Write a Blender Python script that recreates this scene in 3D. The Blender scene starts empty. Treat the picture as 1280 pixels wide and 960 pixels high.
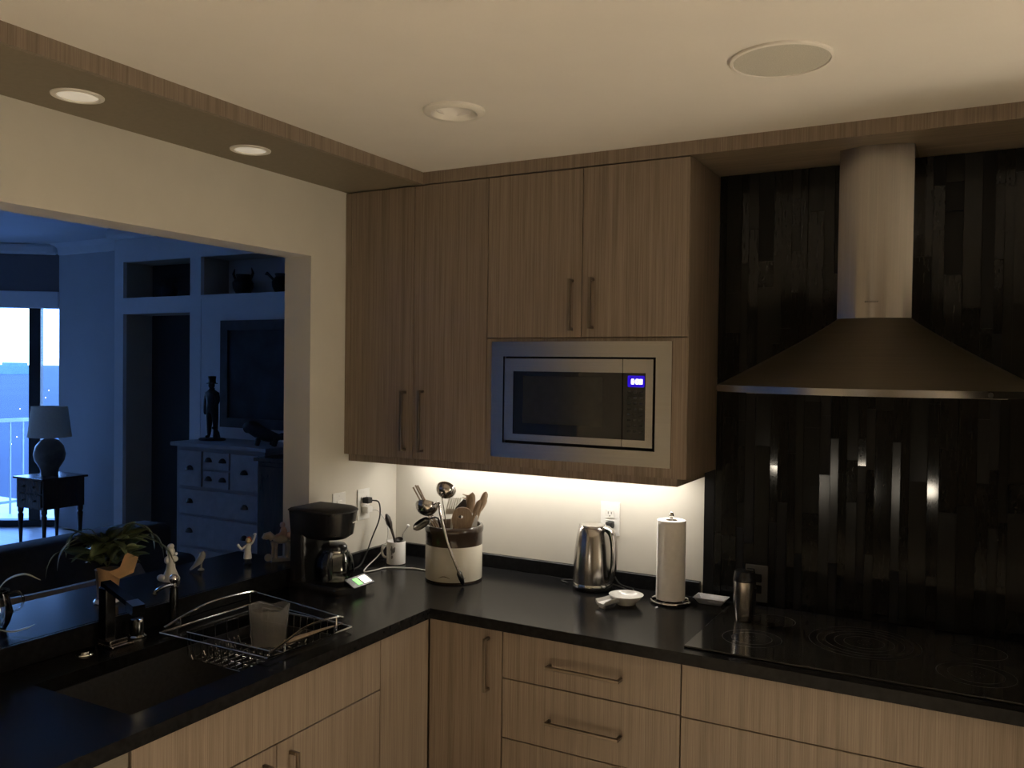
import bpy, bmesh, math, random
from mathutils import Vector, Matrix, Euler
random.seed(7)
SC = bpy.context.scene
COL = SC.collection
PI = math.pi

# ------------------------------------------------------------------ camera, world, lights, exposure
CX, CY, CZ = 2.2411, -3.0455, 1.7316
YAW, PITCH, ROLL, FPX = 0.5014, -0.0192, 0.013, 1072.0
fwd = Vector((-math.sin(YAW)*math.cos(PITCH), math.cos(YAW)*math.cos(PITCH), math.sin(PITCH)))
rgt = fwd.cross(Vector((0, 0, 1))).normalized()
upv = rgt.cross(fwd)
r2 = rgt*math.cos(ROLL) + upv*math.sin(ROLL)
u2 = upv*math.cos(ROLL) - rgt*math.sin(ROLL)
cam_data = bpy.data.cameras.new('camera')
cam_data.sensor_width = 36.0
cam_data.lens = FPX/1280*36.0
cam_data.clip_start = 0.02
cam_data.clip_end = 20000
cam = bpy.data.objects.new('camera', cam_data)
cam.matrix_world = Matrix(((r2.x, u2.x, -fwd.x, CX), (r2.y, u2.y, -fwd.y, CY), (r2.z, u2.z, -fwd.z, CZ), (0, 0, 0, 1)))
COL.objects.link(cam)
SC.camera = cam

SC.view_settings.view_transform = 'Standard'
SC.view_settings.look = 'None'
SC.view_settings.exposure = -0.10
SC.view_settings.gamma = 1.0
SC.view_settings.use_curve_mapping = False

world = bpy.data.worlds.new('dusk_sky')
SC.world = world
world.use_nodes = True
wn = world.node_tree.nodes
wl = world.node_tree.links
wn.clear()
w_out = wn.new('ShaderNodeOutputWorld')
w_bg = wn.new('ShaderNodeBackground')
w_tc = wn.new('ShaderNodeTexCoord')
w_sep = wn.new('ShaderNodeSeparateXYZ')
w_ramp = wn.new('ShaderNodeValToRGB')
wl.new(w_tc.outputs['Generated'], w_sep.inputs[0])
wl.new(w_sep.outputs['Z'], w_ramp.inputs[0])
wl.new(w_ramp.outputs[0], w_bg.inputs[0])
wl.new(w_bg.outputs[0], w_out.inputs[0])
w_ramp.color_ramp.elements[0].position = 0.0
w_ramp.color_ramp.elements[0].color = (0.29, 0.53, 1.0, 1)
w_ramp.color_ramp.elements[1].position = 0.9
w_ramp.color_ramp.elements[1].color = (0.08, 0.24, 1.0, 1)
w_mid = w_ramp.color_ramp.elements.new(0.16)
w_mid.color = (0.17, 0.39, 1.0, 1)
w_bg.inputs[1].default_value = 15.0


def lamp(name, kind, loc, power, color, size=0.1, rot=(0, 0, 0), size_y=None):
    d = bpy.data.lights.new(name, kind)
    d.energy = power
    d.color = color
    if kind == 'POINT':
        d.shadow_soft_size = size
    if kind == 'AREA':
        d.size = size
        if size_y:
            d.shape = 'RECTANGLE'
            d.size_y = size_y
    o = bpy.data.objects.new(name, d)
    o.location = loc
    o.rotation_euler = rot
    COL.objects.link(o)
    return o


WARM = (1.0, 0.88, 0.70)
for lx, ly, lw_, la_ in ((1.45, -2.70, 640, 74), (3.0, -4.4, 100, 80)):
    sl = lamp('downlight_beam', 'SPOT', (lx, ly, 2.44), lw_, WARM)
    sl.data.spot_size = math.radians(la_)
    sl.data.spot_blend = 0.6
    sl.data.shadow_soft_size = 0.06

# ------------------------------------------------------------------ materials
M = {}



def node_mat(name):
    m = bpy.data.materials.new(name)
    m.use_nodes = True
    nt = m.node_tree
    b = nt.nodes['Principled BSDF']
    M[name] = m
    return m, nt, b


def mat(name, color, rough=0.5, metal=0.0, noise=0.0, scale=20.0, bump=0.0, stretch=(1, 1, 1), emis=None, estr=0.0,
        coat=0.0, spec=0.5, trans=0.0):
    m, nt, b = node_mat(name)
    b.inputs['Base Color'].default_value = (*color, 1)
    b.inputs['Roughness'].default_value = rough
    b.inputs['Metallic'].default_value = metal
    b.inputs['Specular IOR Level'].default_value = spec
    b.inputs['Coat Weight'].default_value = coat
    b.inputs['Transmission Weight'].default_value = trans
    if emis:
        b.inputs['Emission Color'].default_value = (*emis, 1)
        b.inputs['Emission Strength'].default_value = estr
    if noise or bump:
        tc = nt.nodes.new('ShaderNodeTexCoord')
        mp = nt.nodes.new('ShaderNodeMapping')
        mp.inputs['Scale'].default_value = stretch
        nz = nt.nodes.new('ShaderNodeTexNoise')
        nz.inputs['Scale'].default_value = scale
        nz.inputs['Detail'].default_value = 4
        nt.links.new(tc.outputs['Object'], mp.inputs[0])
        nt.links.new(mp.outputs[0], nz.inputs['Vector'])
        if noise:
            rp = nt.nodes.new('ShaderNodeValToRGB')
            rp.color_ramp.elements[0].position = 0.3
            rp.color_ramp.elements[1].position = 0.7
            rp.color_ramp.elements[0].color = (*[c*(1-noise) for c in color], 1)
            rp.color_ramp.elements[1].color = (*[min(1, c*(1+noise)) for c in color], 1)
            nt.links.new(nz.outputs[0], rp.inputs[0])
            nt.links.new(rp.outputs[0], b.inputs['Base Color'])
        if bump:
            bp = nt.nodes.new('ShaderNodeBump')
            bp.inputs['Strength'].default_value = bump
            bp.inputs['Distance'].default_value = 0.002
            nt.links.new(nz.outputs[0], bp.inputs['Height'])
            nt.links.new(bp.outputs[0], b.inputs['Normal'])
    return m


def brushed(name, amount, rot):
    b = M[name].node_tree.nodes['Principled BSDF']
    b.inputs['Anisotropic'].default_value = amount
    b.inputs['Anisotropic Rotation'].default_value = rot


def wood_mat(name, dark, mid, light, stretch, rough=0.42):
    m, nt, b = node_mat(name)
    geo = nt.nodes.new('ShaderNodeNewGeometry')
    mp = nt.nodes.new('ShaderNodeMapping')
    mp.inputs['Scale'].default_value = stretch
    nt.links.new(geo.outputs['Position'], mp.inputs[0])
    n1 = nt.nodes.new('ShaderNodeTexNoise')
    n1.inputs['Scale'].default_value = 1.0
    n1.inputs['Detail'].default_value = 5
    n1.inputs['Roughness'].default_value = 0.65
    nt.links.new(mp.outputs[0], n1.inputs['Vector'])
    mp2 = nt.nodes.new('ShaderNodeMapping')
    mp2.inputs['Scale'].default_value = tuple(s*0.16 for s in stretch)
    nt.links.new(geo.outputs['Position'], mp2.inputs[0])
    n2 = nt.nodes.new('ShaderNodeTexNoise')
    n2.inputs['Scale'].default_value = 1.0
    n2.inputs['Detail'].default_value = 2
    nt.links.new(mp2.outputs[0], n2.inputs['Vector'])
    mx = nt.nodes.new('ShaderNodeMath')
    mx.operation = 'MULTIPLY_ADD'
    mx.inputs[1].default_value = 0.35
    nt.links.new(n2.outputs[0], mx.inputs[0])
    m3 = nt.nodes.new('ShaderNodeMath')
    m3.operation = 'MULTIPLY'
    m3.inputs[1].default_value = 0.80
    nt.links.new(n1.outputs[0], m3.inputs[0])
    nt.links.new(m3.outputs[0], mx.inputs[2])
    rp = nt.nodes.new('ShaderNodeValToRGB')
    e = rp.color_ramp.elements
    e[0].position, e[0].color = 0.40, (*dark, 1)
    e[1].position, e[1].color = 0.76, (*light, 1)
    k = e.new(0.56)
    k.color = (*mid, 1)
    nt.links.new(mx.outputs[0], rp.inputs[0])
    nt.links.new(rp.outputs[0], b.inputs['Base Color'])
    b.inputs['Roughness'].default_value = rough
    bp = nt.nodes.new('ShaderNodeBump')
    bp.inputs['Strength'].default_value = 0.08
    bp.inputs['Distance'].default_value = 0.001
    nt.links.new(n1.outputs[0], bp.inputs['Height'])
    nt.links.new(bp.outputs[0], b.inputs['Normal'])
    return m


wood_mat('wood', (0.145, 0.106, 0.076), (0.222, 0.170, 0.125), (0.30, 0.238, 0.182), (300, 300, 3.5))
wood_mat('wood_soffit', (0.15, 0.115, 0.08), (0.20, 0.16, 0.115), (0.26, 0.205, 0.15), (4, 90, 90))
wood_mat('floor_wood', (0.42, 0.35, 0.27), (0.50, 0.43, 0.34), (0.58, 0.51, 0.41), (2, 60, 60), 0.45)
wood_mat('spoon_wood', (0.19, 0.13, 0.08), (0.29, 0.205, 0.13), (0.39, 0.29, 0.19), (60, 60, 12), 0.6)
wood_mat('table_wood', (0.025, 0.012, 0.007), (0.045, 0.022, 0.012), (0.07, 0.035, 0.02), (40, 40, 6), 0.25)
mat('taupe', (0.215, 0.18, 0.13), 0.55, noise=0.06, scale=60)
mat('paint', (0.64, 0.61, 0.535), 0.85, noise=0.02, scale=8, bump=0.05)
mat('ceiling_paint', (0.77, 0.735, 0.675), 0.9, noise=0.015, scale=6, bump=0.04)
mat('living_paint', (0.50, 0.52, 0.55), 0.85, noise=0.02, scale=5)
mat('living_dark_paint', (0.16, 0.15, 0.16), 0.85, noise=0.03, scale=5)
mat('living_ceiling', (0.62, 0.64, 0.68), 0.9, noise=0.02, scale=4)
mat('white_trim', (0.72, 0.74, 0.78), 0.5, noise=0.02, scale=10)
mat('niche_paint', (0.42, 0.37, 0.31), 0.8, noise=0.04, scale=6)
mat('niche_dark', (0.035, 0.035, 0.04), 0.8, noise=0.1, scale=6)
mat('stone', (0.010, 0.010, 0.0105), 0.20, noise=0.35, scale=55, bump=0.02, spec=0.10)
mat('stone_edge', (0.012, 0.012, 0.012), 0.4, noise=0.3, scale=60)
mat('sink', (0.03, 0.03, 0.031), 0.55, noise=0.25, scale=90)
mat('steel', (0.52, 0.49, 0.46), 0.20, 1.0, noise=0.05, scale=3, stretch=(160, 160, 1), bump=0.03)
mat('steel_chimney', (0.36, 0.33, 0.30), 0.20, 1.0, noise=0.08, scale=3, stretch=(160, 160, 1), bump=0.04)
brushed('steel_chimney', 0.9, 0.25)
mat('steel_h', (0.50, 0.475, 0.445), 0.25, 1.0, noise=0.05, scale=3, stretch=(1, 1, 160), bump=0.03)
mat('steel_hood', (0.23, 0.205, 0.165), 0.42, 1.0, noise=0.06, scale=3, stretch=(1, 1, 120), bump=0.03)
mat('chrome', (0.75, 0.74, 0.72), 0.10, 1.0, noise=0.02, scale=5)
mat('dark_chrome', (0.10, 0.10, 0.10), 0.18, 1.0, noise=0.05, scale=5)
mat('handle_metal', (0.20, 0.165, 0.13), 0.36, 1.0, noise=0.05, scale=8)
mat('tile_gloss', (0.007, 0.007, 0.0065), 0.06, noise=0.2, scale=6, spec=0.27)
mat('tile_satin', (0.009, 0.009, 0.008), 0.14, noise=0.2, scale=6, spec=0.24)
mat('tile_matte', (0.005, 0.005, 0.005), 0.5, noise=0.3, scale=6, spec=0.2)
mat('grout', (0.008, 0.008, 0.008), 0.9, noise=0.2, scale=80)
mat('black_plastic', (0.012, 0.012, 0.013), 0.25, noise=0.2, scale=30)
mat('black_matte', (0.012, 0.012, 0.012), 0.6, noise=0.2, scale=30)
mat('black_glass', (0.006, 0.006, 0.007), 0.04, noise=0.1, scale=10, spec=0.6)
mat('oven_window', (0.020, 0.020, 0.018), 0.10, noise=0.15, scale=40, spec=0.5)
mat('cooktop_glass', (0.022, 0.021, 0.019), 0.10, noise=0.2, scale=20, spec=0.6)
mat('burner_print', (0.055, 0.052, 0.048), 0.35, noise=0.1, scale=30)
mat('white_plastic', (0.75, 0.74, 0.70), 0.4, noise=0.02, scale=20)
mat('white_ceramic', (0.74, 0.73, 0.70), 0.22, noise=0.03, scale=15, coat=0.3)
mat('paper', (0.90, 0.87, 0.83), 0.95, noise=0.03, scale=60, bump=0.2)
mat('cream_glaze', (0.60, 0.56, 0.46), 0.25, noise=0.05, scale=8, coat=0.4)
mat('brown_glaze', (0.05, 0.032, 0.021), 0.22, noise=0.25, scale=10, coat=0.5)
mat('brown_ink', (0.12, 0.08, 0.05), 0.5, noise=0.1, scale=40)
mat('grey_ink', (0.20, 0.19, 0.18), 0.6, noise=0.4, scale=60)
mat('sand_plastic', (0.66, 0.61, 0.52), 0.5, noise=0.04, scale=30)
mat('dark_spatula', (0.03, 0.024, 0.02), 0.45, noise=0.2, scale=30)
mat('blue_display', (0.02, 0.02, 0.2), 0.4, noise=0.02, scale=5, emis=(0.42, 0.40, 1.0), estr=9.0)
mat('blue_glow_glass', (0.01, 0.01, 0.05), 0.2, noise=0.05, scale=5, emis=(0.03, 0.0, 0.9), estr=0.55)
mat('green_display', (0.02, 0.2, 0.02), 0.4, noise=0.02, scale=5, emis=(0.35, 1.0, 0.25), estr=1.4)
mat('led_strip', (0.9, 0.88, 0.8), 0.5, noise=0.01, scale=5, emis=(1.0, 0.94, 0.82), estr=5.0)
mat('unseen_globe_light', (0.9, 0.85, 0.75), 0.5, noise=0.01, scale=5, emis=WARM, estr=20)
mat('unseen_globe_light_dim', (0.9, 0.85, 0.75), 0.5, noise=0.01, scale=5, emis=WARM, estr=90)
mat('lens_white', (0.80, 0.77, 0.70), 0.45, noise=0.02, scale=20)
mat('lens_lit', (0.82, 0.79, 0.72), 0.45, noise=0.02, scale=20, emis=(1.0, 0.9, 0.72), estr=0.3)
mat('speaker_cloth', (0.55, 0.53, 0.46), 0.95, noise=0.12, scale=400, bump=0.3)
mat('foil', (0.72, 0.74, 0.80), 0.3, 0.4, noise=0.15, scale=30, bump=0.4)
mat('sofa_fabric', (0.018, 0.018, 0.020), 0.9, noise=0.25, scale=40, bump=0.2)
mat('grey_leather', (0.10, 0.10, 0.11), 0.55, noise=0.15, scale=30, bump=0.1)
mat('dresser_paint', (0.34, 0.34, 0.37), 0.6, noise=0.08, scale=12)
mat('dresser_drawer', (0.38, 0.38, 0.41), 0.6, noise=0.12, scale=14)
mat('bronze', (0.006, 0.006, 0.006), 0.6, 0.0, noise=0.3, scale=20)
mat('picture', (0.018, 0.022, 0.032), 0.6, noise=0.7, scale=6)
mat('picture_frame', (0.05, 0.045, 0.05), 0.5, noise=0.3, scale=12)
mat('lamp_shade', (0.62, 0.58, 0.50), 0.9, noise=0.05, scale=60)
mat('lamp_pot', (0.12, 0.10, 0.085), 0.45, noise=0.35, scale=10)
mat('leaf', (0.14, 0.18, 0.075), 0.45, noise=0.35, scale=14)
mat('leaf_pale', (0.42, 0.44, 0.30), 0.5, noise=0.3, scale=14)
mat('stem', (0.07, 0.08, 0.03), 0.6, noise=0.2, scale=20)
mat('kraft', (0.68, 0.42, 0.20), 0.7, noise=0.18, scale=18, bump=0.2)
mat('pot_grey', (0.22, 0.17, 0.14), 0.7, noise=0.15, scale=18)
mat('figurine_white', (0.72, 0.70, 0.62), 0.5, noise=0.06, scale=30)
mat('figurine_face', (0.55, 0.42, 0.20), 0.6, noise=0.08, scale=30)
mat('figurine_red', (0.30, 0.06, 0.03), 0.6, noise=0.1, scale=30)
mat('figurine_grey', (0.26, 0.25, 0.22), 0.6, noise=0.15, scale=30)
mat('figurine_pink', (0.30, 0.20, 0.18), 0.6, noise=0.15, scale=30)
mat('figurine_tan', (0.34, 0.29, 0.22), 0.6, noise=0.15, scale=30)
mat('window_frame', (0.02, 0.022, 0.026), 0.5, noise=0.15, scale=10)
mat('rail_metal', (0.22, 0.25, 0.30), 0.45, noise=0.1, scale=10)
mat('concrete', (0.50, 0.52, 0.55), 0.85, noise=0.08, scale=5)
mat('city_light', (0.9, 0.9, 0.8), 0.5, noise=0.01, scale=5, emis=(1.0, 0.92, 0.75), estr=25)
mat('pale_building', (0.15, 0.21, 0.17), 0.8, noise=0.1, scale=0.2)


def city_mat():
    m, nt, b = node_mat('city_ground')
    geo = nt.nodes.new('ShaderNodeNewGeometry')
    nz = nt.nodes.new('ShaderNodeTexNoise')
    nz.inputs['Scale'].default_value = 0.006
    nz.inputs['Detail'].default_value = 6
    nt.links.new(geo.outputs['Position'], nz.inputs['Vector'])
    rp = nt.nodes.new('ShaderNodeValToRGB')
    rp.color_ramp.elements[0].position = 0.35
    rp.color_ramp.elements[1].position = 0.75
    rp.color_ramp.elements[0].color = (0.004, 0.0055, 0.010, 1)
    rp.color_ramp.elements[1].color = (0.016, 0.019, 0.027, 1)
    nt.links.new(nz.outputs[0], rp.inputs[0])
    nt.links.new(rp.outputs[0], b.inputs['Base Color'])
    b.inputs['Roughness'].default_value = 0.95


city_mat()


def glass_mat(name, tint, fac, rough=0.0):
    m = bpy.data.materials.new(name)
    m.use_nodes = True
    nt = m.node_tree
    nt.nodes.clear()
    out = nt.nodes.new('ShaderNodeOutputMaterial')
    tr = nt.nodes.new('ShaderNodeBsdfTransparent')
    tr.inputs[0].default_value = (*tint, 1)
    gl = nt.nodes.new('ShaderNodeBsdfGlossy')
    gl.inputs['Roughness'].default_value = rough
    mx = nt.nodes.new('ShaderNodeMixShader')
    lw = nt.nodes.new('ShaderNodeLayerWeight')
    lw.inputs[0].default_value = fac
    nt.links.new(lw.outputs['Fresnel'], mx.inputs[0])
    nt.links.new(tr.outputs[0], mx.inputs[1])
    nt.links.new(gl.outputs[0], mx.inputs[2])
    nt.links.new(mx.outputs[0], out.inputs[0])
    M[name] = m


glass_mat('window_glass', (0.93, 0.95, 0.96), 0.15)
glass_mat('clear_glass', (0.80, 0.80, 0.78), 0.35, 0.02)


def frosted_mat():
    m, nt, b = node_mat('frosted_plastic')
    b.inputs['Base Color'].default_value = (0.34, 0.33, 0.31, 1)
    b.inputs['Roughness'].default_value = 0.4
    b.inputs['Alpha'].default_value = 0.42


frosted_mat()

# ------------------------------------------------------------------ geometry helpers


def nb():
    return bmesh.new()


def box(bm, x0, x1, y0, y1, z0, z1, bev=0.0, seg=2):
    r = bmesh.ops.create_cube(bm, size=1.0)
    vs = r['verts']
    for v in vs:
        v.co = Vector(((x0+x1)/2 + v.co.x*(x1-x0), (y0+y1)/2 + v.co.y*(y1-y0), (z0+z1)/2 + v.co.z*(z1-z0)))
    if bev > 0:
        es = {e for v in vs for e in v.link_edges}
        bmesh.ops.bevel(bm, geom=list(es), offset=bev, segments=seg, profile=0.5, affect='EDGES')
    return bm


def lathe(bm, prof, seg=32, c=(0, 0, 0), a0=0.0, a1=2*PI, mat4=None):
    full = abs(a1-a0-2*PI) < 1e-6
    n = seg if full else seg+1
    rings = []
    for (r, z) in prof:
        ring = []
        if r < 1e-6:
            v = bm.verts.new((c[0], c[1], c[2]+z))
            ring = [v]*n
        else:
            for i in range(n):
                a = a0+(a1-a0)*i/seg
                ring.append(bm.verts.new((c[0]+r*math.cos(a), c[1]+r*math.sin(a), c[2]+z)))
        rings.append(ring)
    new = set()
    for k in range(len(rings)-1):
        A, B_ = rings[k], rings[k+1]
        for i in range(seg):
            j = (i+1) % n
            f = []
            for v in (A[i], A[j], B_[j], B_[i]):
                if v not in f:
                    f.append(v)
            if len(f) >= 3:
                try:
                    bm.faces.new(f)
                except ValueError:
                    pass
    if mat4 is not None:
        vs = {v for ring in rings for v in ring}
        for v in vs:
            v.co = mat4 @ v.co
    return bm


def frames(pts):
    pts = [Vector(p) for p in pts]
    T = []
    for i in range(len(pts)):
        a = pts[max(i-1, 0)]
        b = pts[min(i+1, len(pts)-1)]
        t = (b-a)
        T.append(t.normalized() if t.length > 1e-9 else Vector((0, 0, 1)))
    n = T[0].orthogonal().normalized()
    N = []
    for t in T:
        n = (n - t*n.dot(t))
        if n.length < 1e-6:
            n = t.orthogonal()
        n.normalize()
        N.append(n.copy())
    return pts, T, N


def tube(bm, pts, rad, seg=8, closed=False, flat=1.0, up=None):
    pts, T, N = frames(pts)
    if not hasattr(rad, '__len__'):
        rad = [rad]*len(pts)
    rings = []
    for p, t, n, r in zip(pts, T, N, rad):
        if up is not None:
            n = Vector(up) - t*Vector(up).dot(t)
            n.normalize()
        b = t.cross(n)
        rings.append([bm.verts.new(p + n*(r*flat*math.cos(2*PI*i/seg)) + b*(r*math.sin(2*PI*i/seg))) for i in range(seg)])
    m = len(rings)
    for k in range(m if closed else m-1):
        A, B_ = rings[k], rings[(k+1) % m]
        for i in range(seg):
            j = (i+1) % seg
            bm.faces.new((A[i], A[j], B_[j], B_[i]))
    if not closed:
        bm.faces.new(rings[0][::-1])
        bm.faces.new(rings[-1])
    return bm


def curve(ctrl, n=8):
    """Catmull-Rom through the control points"""
    P = [Vector(p) for p in ctrl]
    P = [P[0]*2-P[1]] + P + [P[-1]*2-P[-2]]
    out = []
    for i in range(1, len(P)-2):
        for k in range(n):
            t = k/n
            a, b, c, d = P[i-1], P[i], P[i+1], P[i+2]
            out.append(0.5*((2*b) + (c-a)*t + (2*a-5*b+4*c-d)*t*t + (3*b-a-3*c+d)*t**3))
    out.append(P[-2])
    return out


def ball(bm, c, r, sc=(1, 1, 1), u=14, v=10, rot=None):
    res = bmesh.ops.create_uvsphere(bm, u_segments=u, v_segments=v, radius=r)
    for w in res['verts']:
        co = Vector((w.co.x*sc[0], w.co.y*sc[1], w.co.z*sc[2]))
        if rot is not None:
            co = rot @ co
        w.co = co + Vector(c)
    return bm


def prism(bm, poly, axis, a, b):
    """extrude a 2-D polygon along axis ('x','y','z') from a to b"""
    def P(p, h):
        if axis == 'z':
            return (p[0], p[1], h)
        if axis == 'y':
            return (p[0], h, p[1])
        return (h, p[0], p[1])
    A = [bm.verts.new(P(p, a)) for p in poly]
    B_ = [bm.verts.new(P(p, b)) for p in poly]
    n = len(poly)
    bm.faces.new(A[::-1])
    bm.faces.new(B_)
    for i in range(n):
        j = (i+1) % n
        bm.faces.new((A[i], A[j], B_[j], B_[i]))
    return bm


def loft(bm, loops, cap0=True, cap1=True):
    R = [[bm.verts.new(p) for p in lp] for lp in loops]
    n = len(R[0])
    for k in range(len(R)-1):
        for i in range(n):
            j = (i+1) % n
            bm.faces.new((R[k][i], R[k][j], R[k+1][j], R[k+1][i]))
    if cap0:
        bm.faces.new(R[0][::-1])
    if cap1:
        bm.faces.new(R[-1])
    return bm


def obj(name, bm, m, parent=None, label=None, smooth=False, world=True, kind=None):
    """one mesh object; with world=True the bmesh is in world coordinates and is moved into the parent's frame"""
    bmesh.ops.recalc_face_normals(bm, faces=bm.faces)
    me = bpy.data.meshes.new(name)
    if parent is not None and world:
        off = parent.location.copy()
        if parent.parent is not None:
            off = off + parent.parent.location
        bmesh.ops.translate(bm, verts=bm.verts, vec=-off)
    bm.to_mesh(me)
    bm.free()
    me.materials.append(M[m])
    if smooth:
        for p in me.polygons:
            p.use_smooth = True
        try:
            me.set_sharp_from_angle(angle=math.radians(38))
        except Exception:
            pass
    o = bpy.data.objects.new(name, me)
    COL.objects.link(o)
    if parent is not None:
        o.parent = parent
    if label:
        o['label'] = label
    if kind:
        o['kind'] = kind
    return o


def thing(name, label, cat, loc=(0, 0, 0), rotz=0.0, group=None):
    o = bpy.data.objects.new(name, None)
    o.empty_display_size = 0.05
    o.location = loc
    o.rotation_euler = (0, 0, rotz)
    COL.objects.link(o)
    return tag(o, label, cat, group)


def tag(o, label, cat, group=None):
    o['label'] = label
    o['category'] = cat
    if group:
        o['group'] = group
    return o


def struct(name, bm, m, parent=None, smooth=False, label=None):
    o = obj(name, bm, m, parent, smooth=smooth)
    if parent is None:
        o['kind'] = 'structure'
    if label:
        o['label'] = label
    return o


def solid(bm, xs, ys, holes, z0, z1):
    """slab cut from a grid of cells; holes = set of missing cells (i, j)"""
    V = {}

    def v(i, j, z):
        k = (i, j, z)
        if k not in V:
            V[k] = bm.verts.new((xs[i], ys[j], z))
        return V[k]
    nx, ny = len(xs)-1, len(ys)-1
    have = {(i, j) for i in range(nx) for j in range(ny)} - set(holes)
    for (i, j) in have:
        bm.faces.new((v(i, j, z1), v(i+1, j, z1), v(i+1, j+1, z1), v(i, j+1, z1)))
        bm.faces.new((v(i, j, z0), v(i, j+1, z0), v(i+1, j+1, z0), v(i+1, j, z0)))
        for (di, dj, a, b) in ((-1, 0, (i, j), (i, j+1)), (1, 0, (i+1, j), (i+1, j+1)), (0, -1, (i, j), (i+1, j)), (0, 1, (i, j+1), (i+1, j+1))):
            if (i+di, j+dj) not in have:
                bm.faces.new((v(*a, z0), v(*b, z0), v(*b, z1), v(*a, z1)))
    return bm


# ------------------------------------------------------------------ the setting
ZC, DU = 0.914, 0.355            # counter height, wall cabinet depth
ZU, ZT, ZCEIL = 1.377, 2.420, 2.465
YJ, OPEN_END, ZHEAD, LEDGE = -0.555, -2.65, 2.145, 0.980
WT = 0.132
ZL = 2.95                        # living room ceiling

bm = nb(); box(bm, -12, 4.2, -7.2, 3.4, -0.12, 0.0); struct('floor', bm, 'floor_wood')
bm = nb(); solid(bm, [0.0, 0.853, 0.949, 4.2], [-7.2, -1.014, -0.918, 0.0], {(1, 1)}, ZCEIL, ZCEIL+0.1); struct('ceiling', bm, 'ceiling_paint')
bm = nb(); box(bm, -12, 0.0, -7.2, 3.4, ZL, ZL+0.1); struct('ceiling_living', bm, 'living_ceiling')
bm = nb(); box(bm, -WT, 4.2, 0.0, 0.12, 0, ZL); wall_back = struct('wall_back', bm, 'paint')
bm = nb()
box(bm, -WT, 0, YJ, 0.0, 0, ZL)
box(bm, -WT, 0, OPEN_END, YJ, 0, LEDGE-0.032)
box(bm, -WT, 0, OPEN_END, YJ, ZHEAD, ZL)
box(bm, -WT, 0, -7.2, OPEN_END, 0, ZL)
struct('wall_left', bm, 'paint')
bm = nb(); box(bm, 4.2, 4.3, -7.2, 0.12, 0, ZL); struct('wall_right', bm, 'paint')
bm = nb(); box(bm, -WT, 4.3, -7.3, -7.2, 0, ZL); struct('wall_rear', bm, 'taupe')
# wooden bulkhead around the kitchen ceiling: fascia boards and undersides
bm = nb(); box(bm, 0.354, 0.372, -7.2, -DU, ZT, ZCEIL); struct('trim_1', bm, 'wood')
bm = nb(); box(bm, 0.0, 0.354, -7.2, -DU+0.018, ZT, ZCEIL-0.001); struct('trim_2', bm, 'taupe')
bm = nb(); box(bm, 0.354, 3.4, -DU, -DU+0.018, ZT, ZCEIL); struct('trim_3', bm, 'wood')
bm = nb(); box(bm, 0.354, 3.4, -DU+0.018, 0.0, ZT, ZCEIL-0.001); struct('trim_4', bm, 'wood_soffit')

# tiled wall behind the hood
TX0, TX1, TZ0, TZ1 = 1.412, 2.498, 0.9145, ZT-0.001
bm = nb(); box(bm, 1.3725, 1.412, -0.004, -0.0005, TZ0, ZU-0.001); box(bm, 1.412, TX1, -0.004, -0.0005, TZ0, TZ1)
obj('tile_backing', bm, 'grout', wall_back)
bm = nb(); box(bm, 1.373, 1.4105, -0.012, -0.004, TZ0, ZU-0.001, 0.001); obj('tile_border', bm, 'tile_matte', wall_back, 'narrow black border strip')
tile_me = {}


def tile_mesh(m):
    if m not in tile_me:
        b = nb()
        box(b, -0.5, 0.5, -0.5, 0.5, -0.5, 0.5)
        me = bpy.data.meshes.new('tile_'+m)
        b.to_mesh(me); b.free()
        me.materials.append(M[m])
        tile_me[m] = me
    return tile_me[m]


tr = random.Random(56)
x = TX0
n_tiles = 0
while x < TX1-0.02 and n_tiles < 290:
    w = tr.choice((0.026, 0.026, 0.034, 0.052))
    w = min(w, TX1-x)
    z = TZ0 + 0.001
    first = True
    while z < TZ1-0.01:
        h = tr.choice((0.09, 0.14, 0.2, 0.3, 0.42, 0.55))
        if first:
            h *= tr.uniform(0.4, 1.0); first = False
        if TZ1-z-h < 0.05:
            h = TZ1-z
        m = tr.choices(('tile_gloss', 'tile_satin', 'tile_matte'), (0.46, 0.34, 0.2))[0]
        t = bpy.data.objects.new('tile', tile_mesh(m))
        t.scale = (w-0.0016, 0.009, h-0.0016)
        t.location = (x+w/2, -0.0085, z+h/2)
        t.rotation_euler = (tr.gauss(0, 0.006), 0, tr.gauss(0, 0.045))
        COL.objects.link(t)
        t.parent = wall_back
        n_tiles += 1
        z += h
    x += w

# ------------------------------------------------------------------ living room shell
WY = 2.55                        # short wall beside the balcony door
bm = nb(); box(bm, -6.24, -0.0, WY, WY+0.12, 0, ZL); struct('wall_living_end', bm, 'living_paint')
bm = nb(); box(bm, -WT, 0.0, 0.12, WY, 0, ZL); struct('wall_living_side', bm, 'living_paint')
WA = math.radians(35)
WD = Vector((-math.cos(WA), -math.sin(WA), 0))
WN = Vector((-math.sin(WA), math.cos(WA), 0))    # towards the outside
C0 = Vector((-6.24, WY, 0))


def slant(bm, s0, s1, t0, t1, z0, z1, bev=0.0):
    """box along the slanted balcony wall: s along the wall, t towards the outside"""
    b2 = nb()
    box(b2, s0, s1, t0, t1, z0, z1, bev)
    for v in b2.verts:
        v.co = C0 + WD*v.co.x + WN*v.co.y + Vector((0, 0, v.co.z))
    me = bpy.data.meshes.new('tmp'); b2.to_mesh(me); b2.free()
    bm.from_mesh(me); bpy.data.meshes.remove(me)
    return bm


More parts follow.
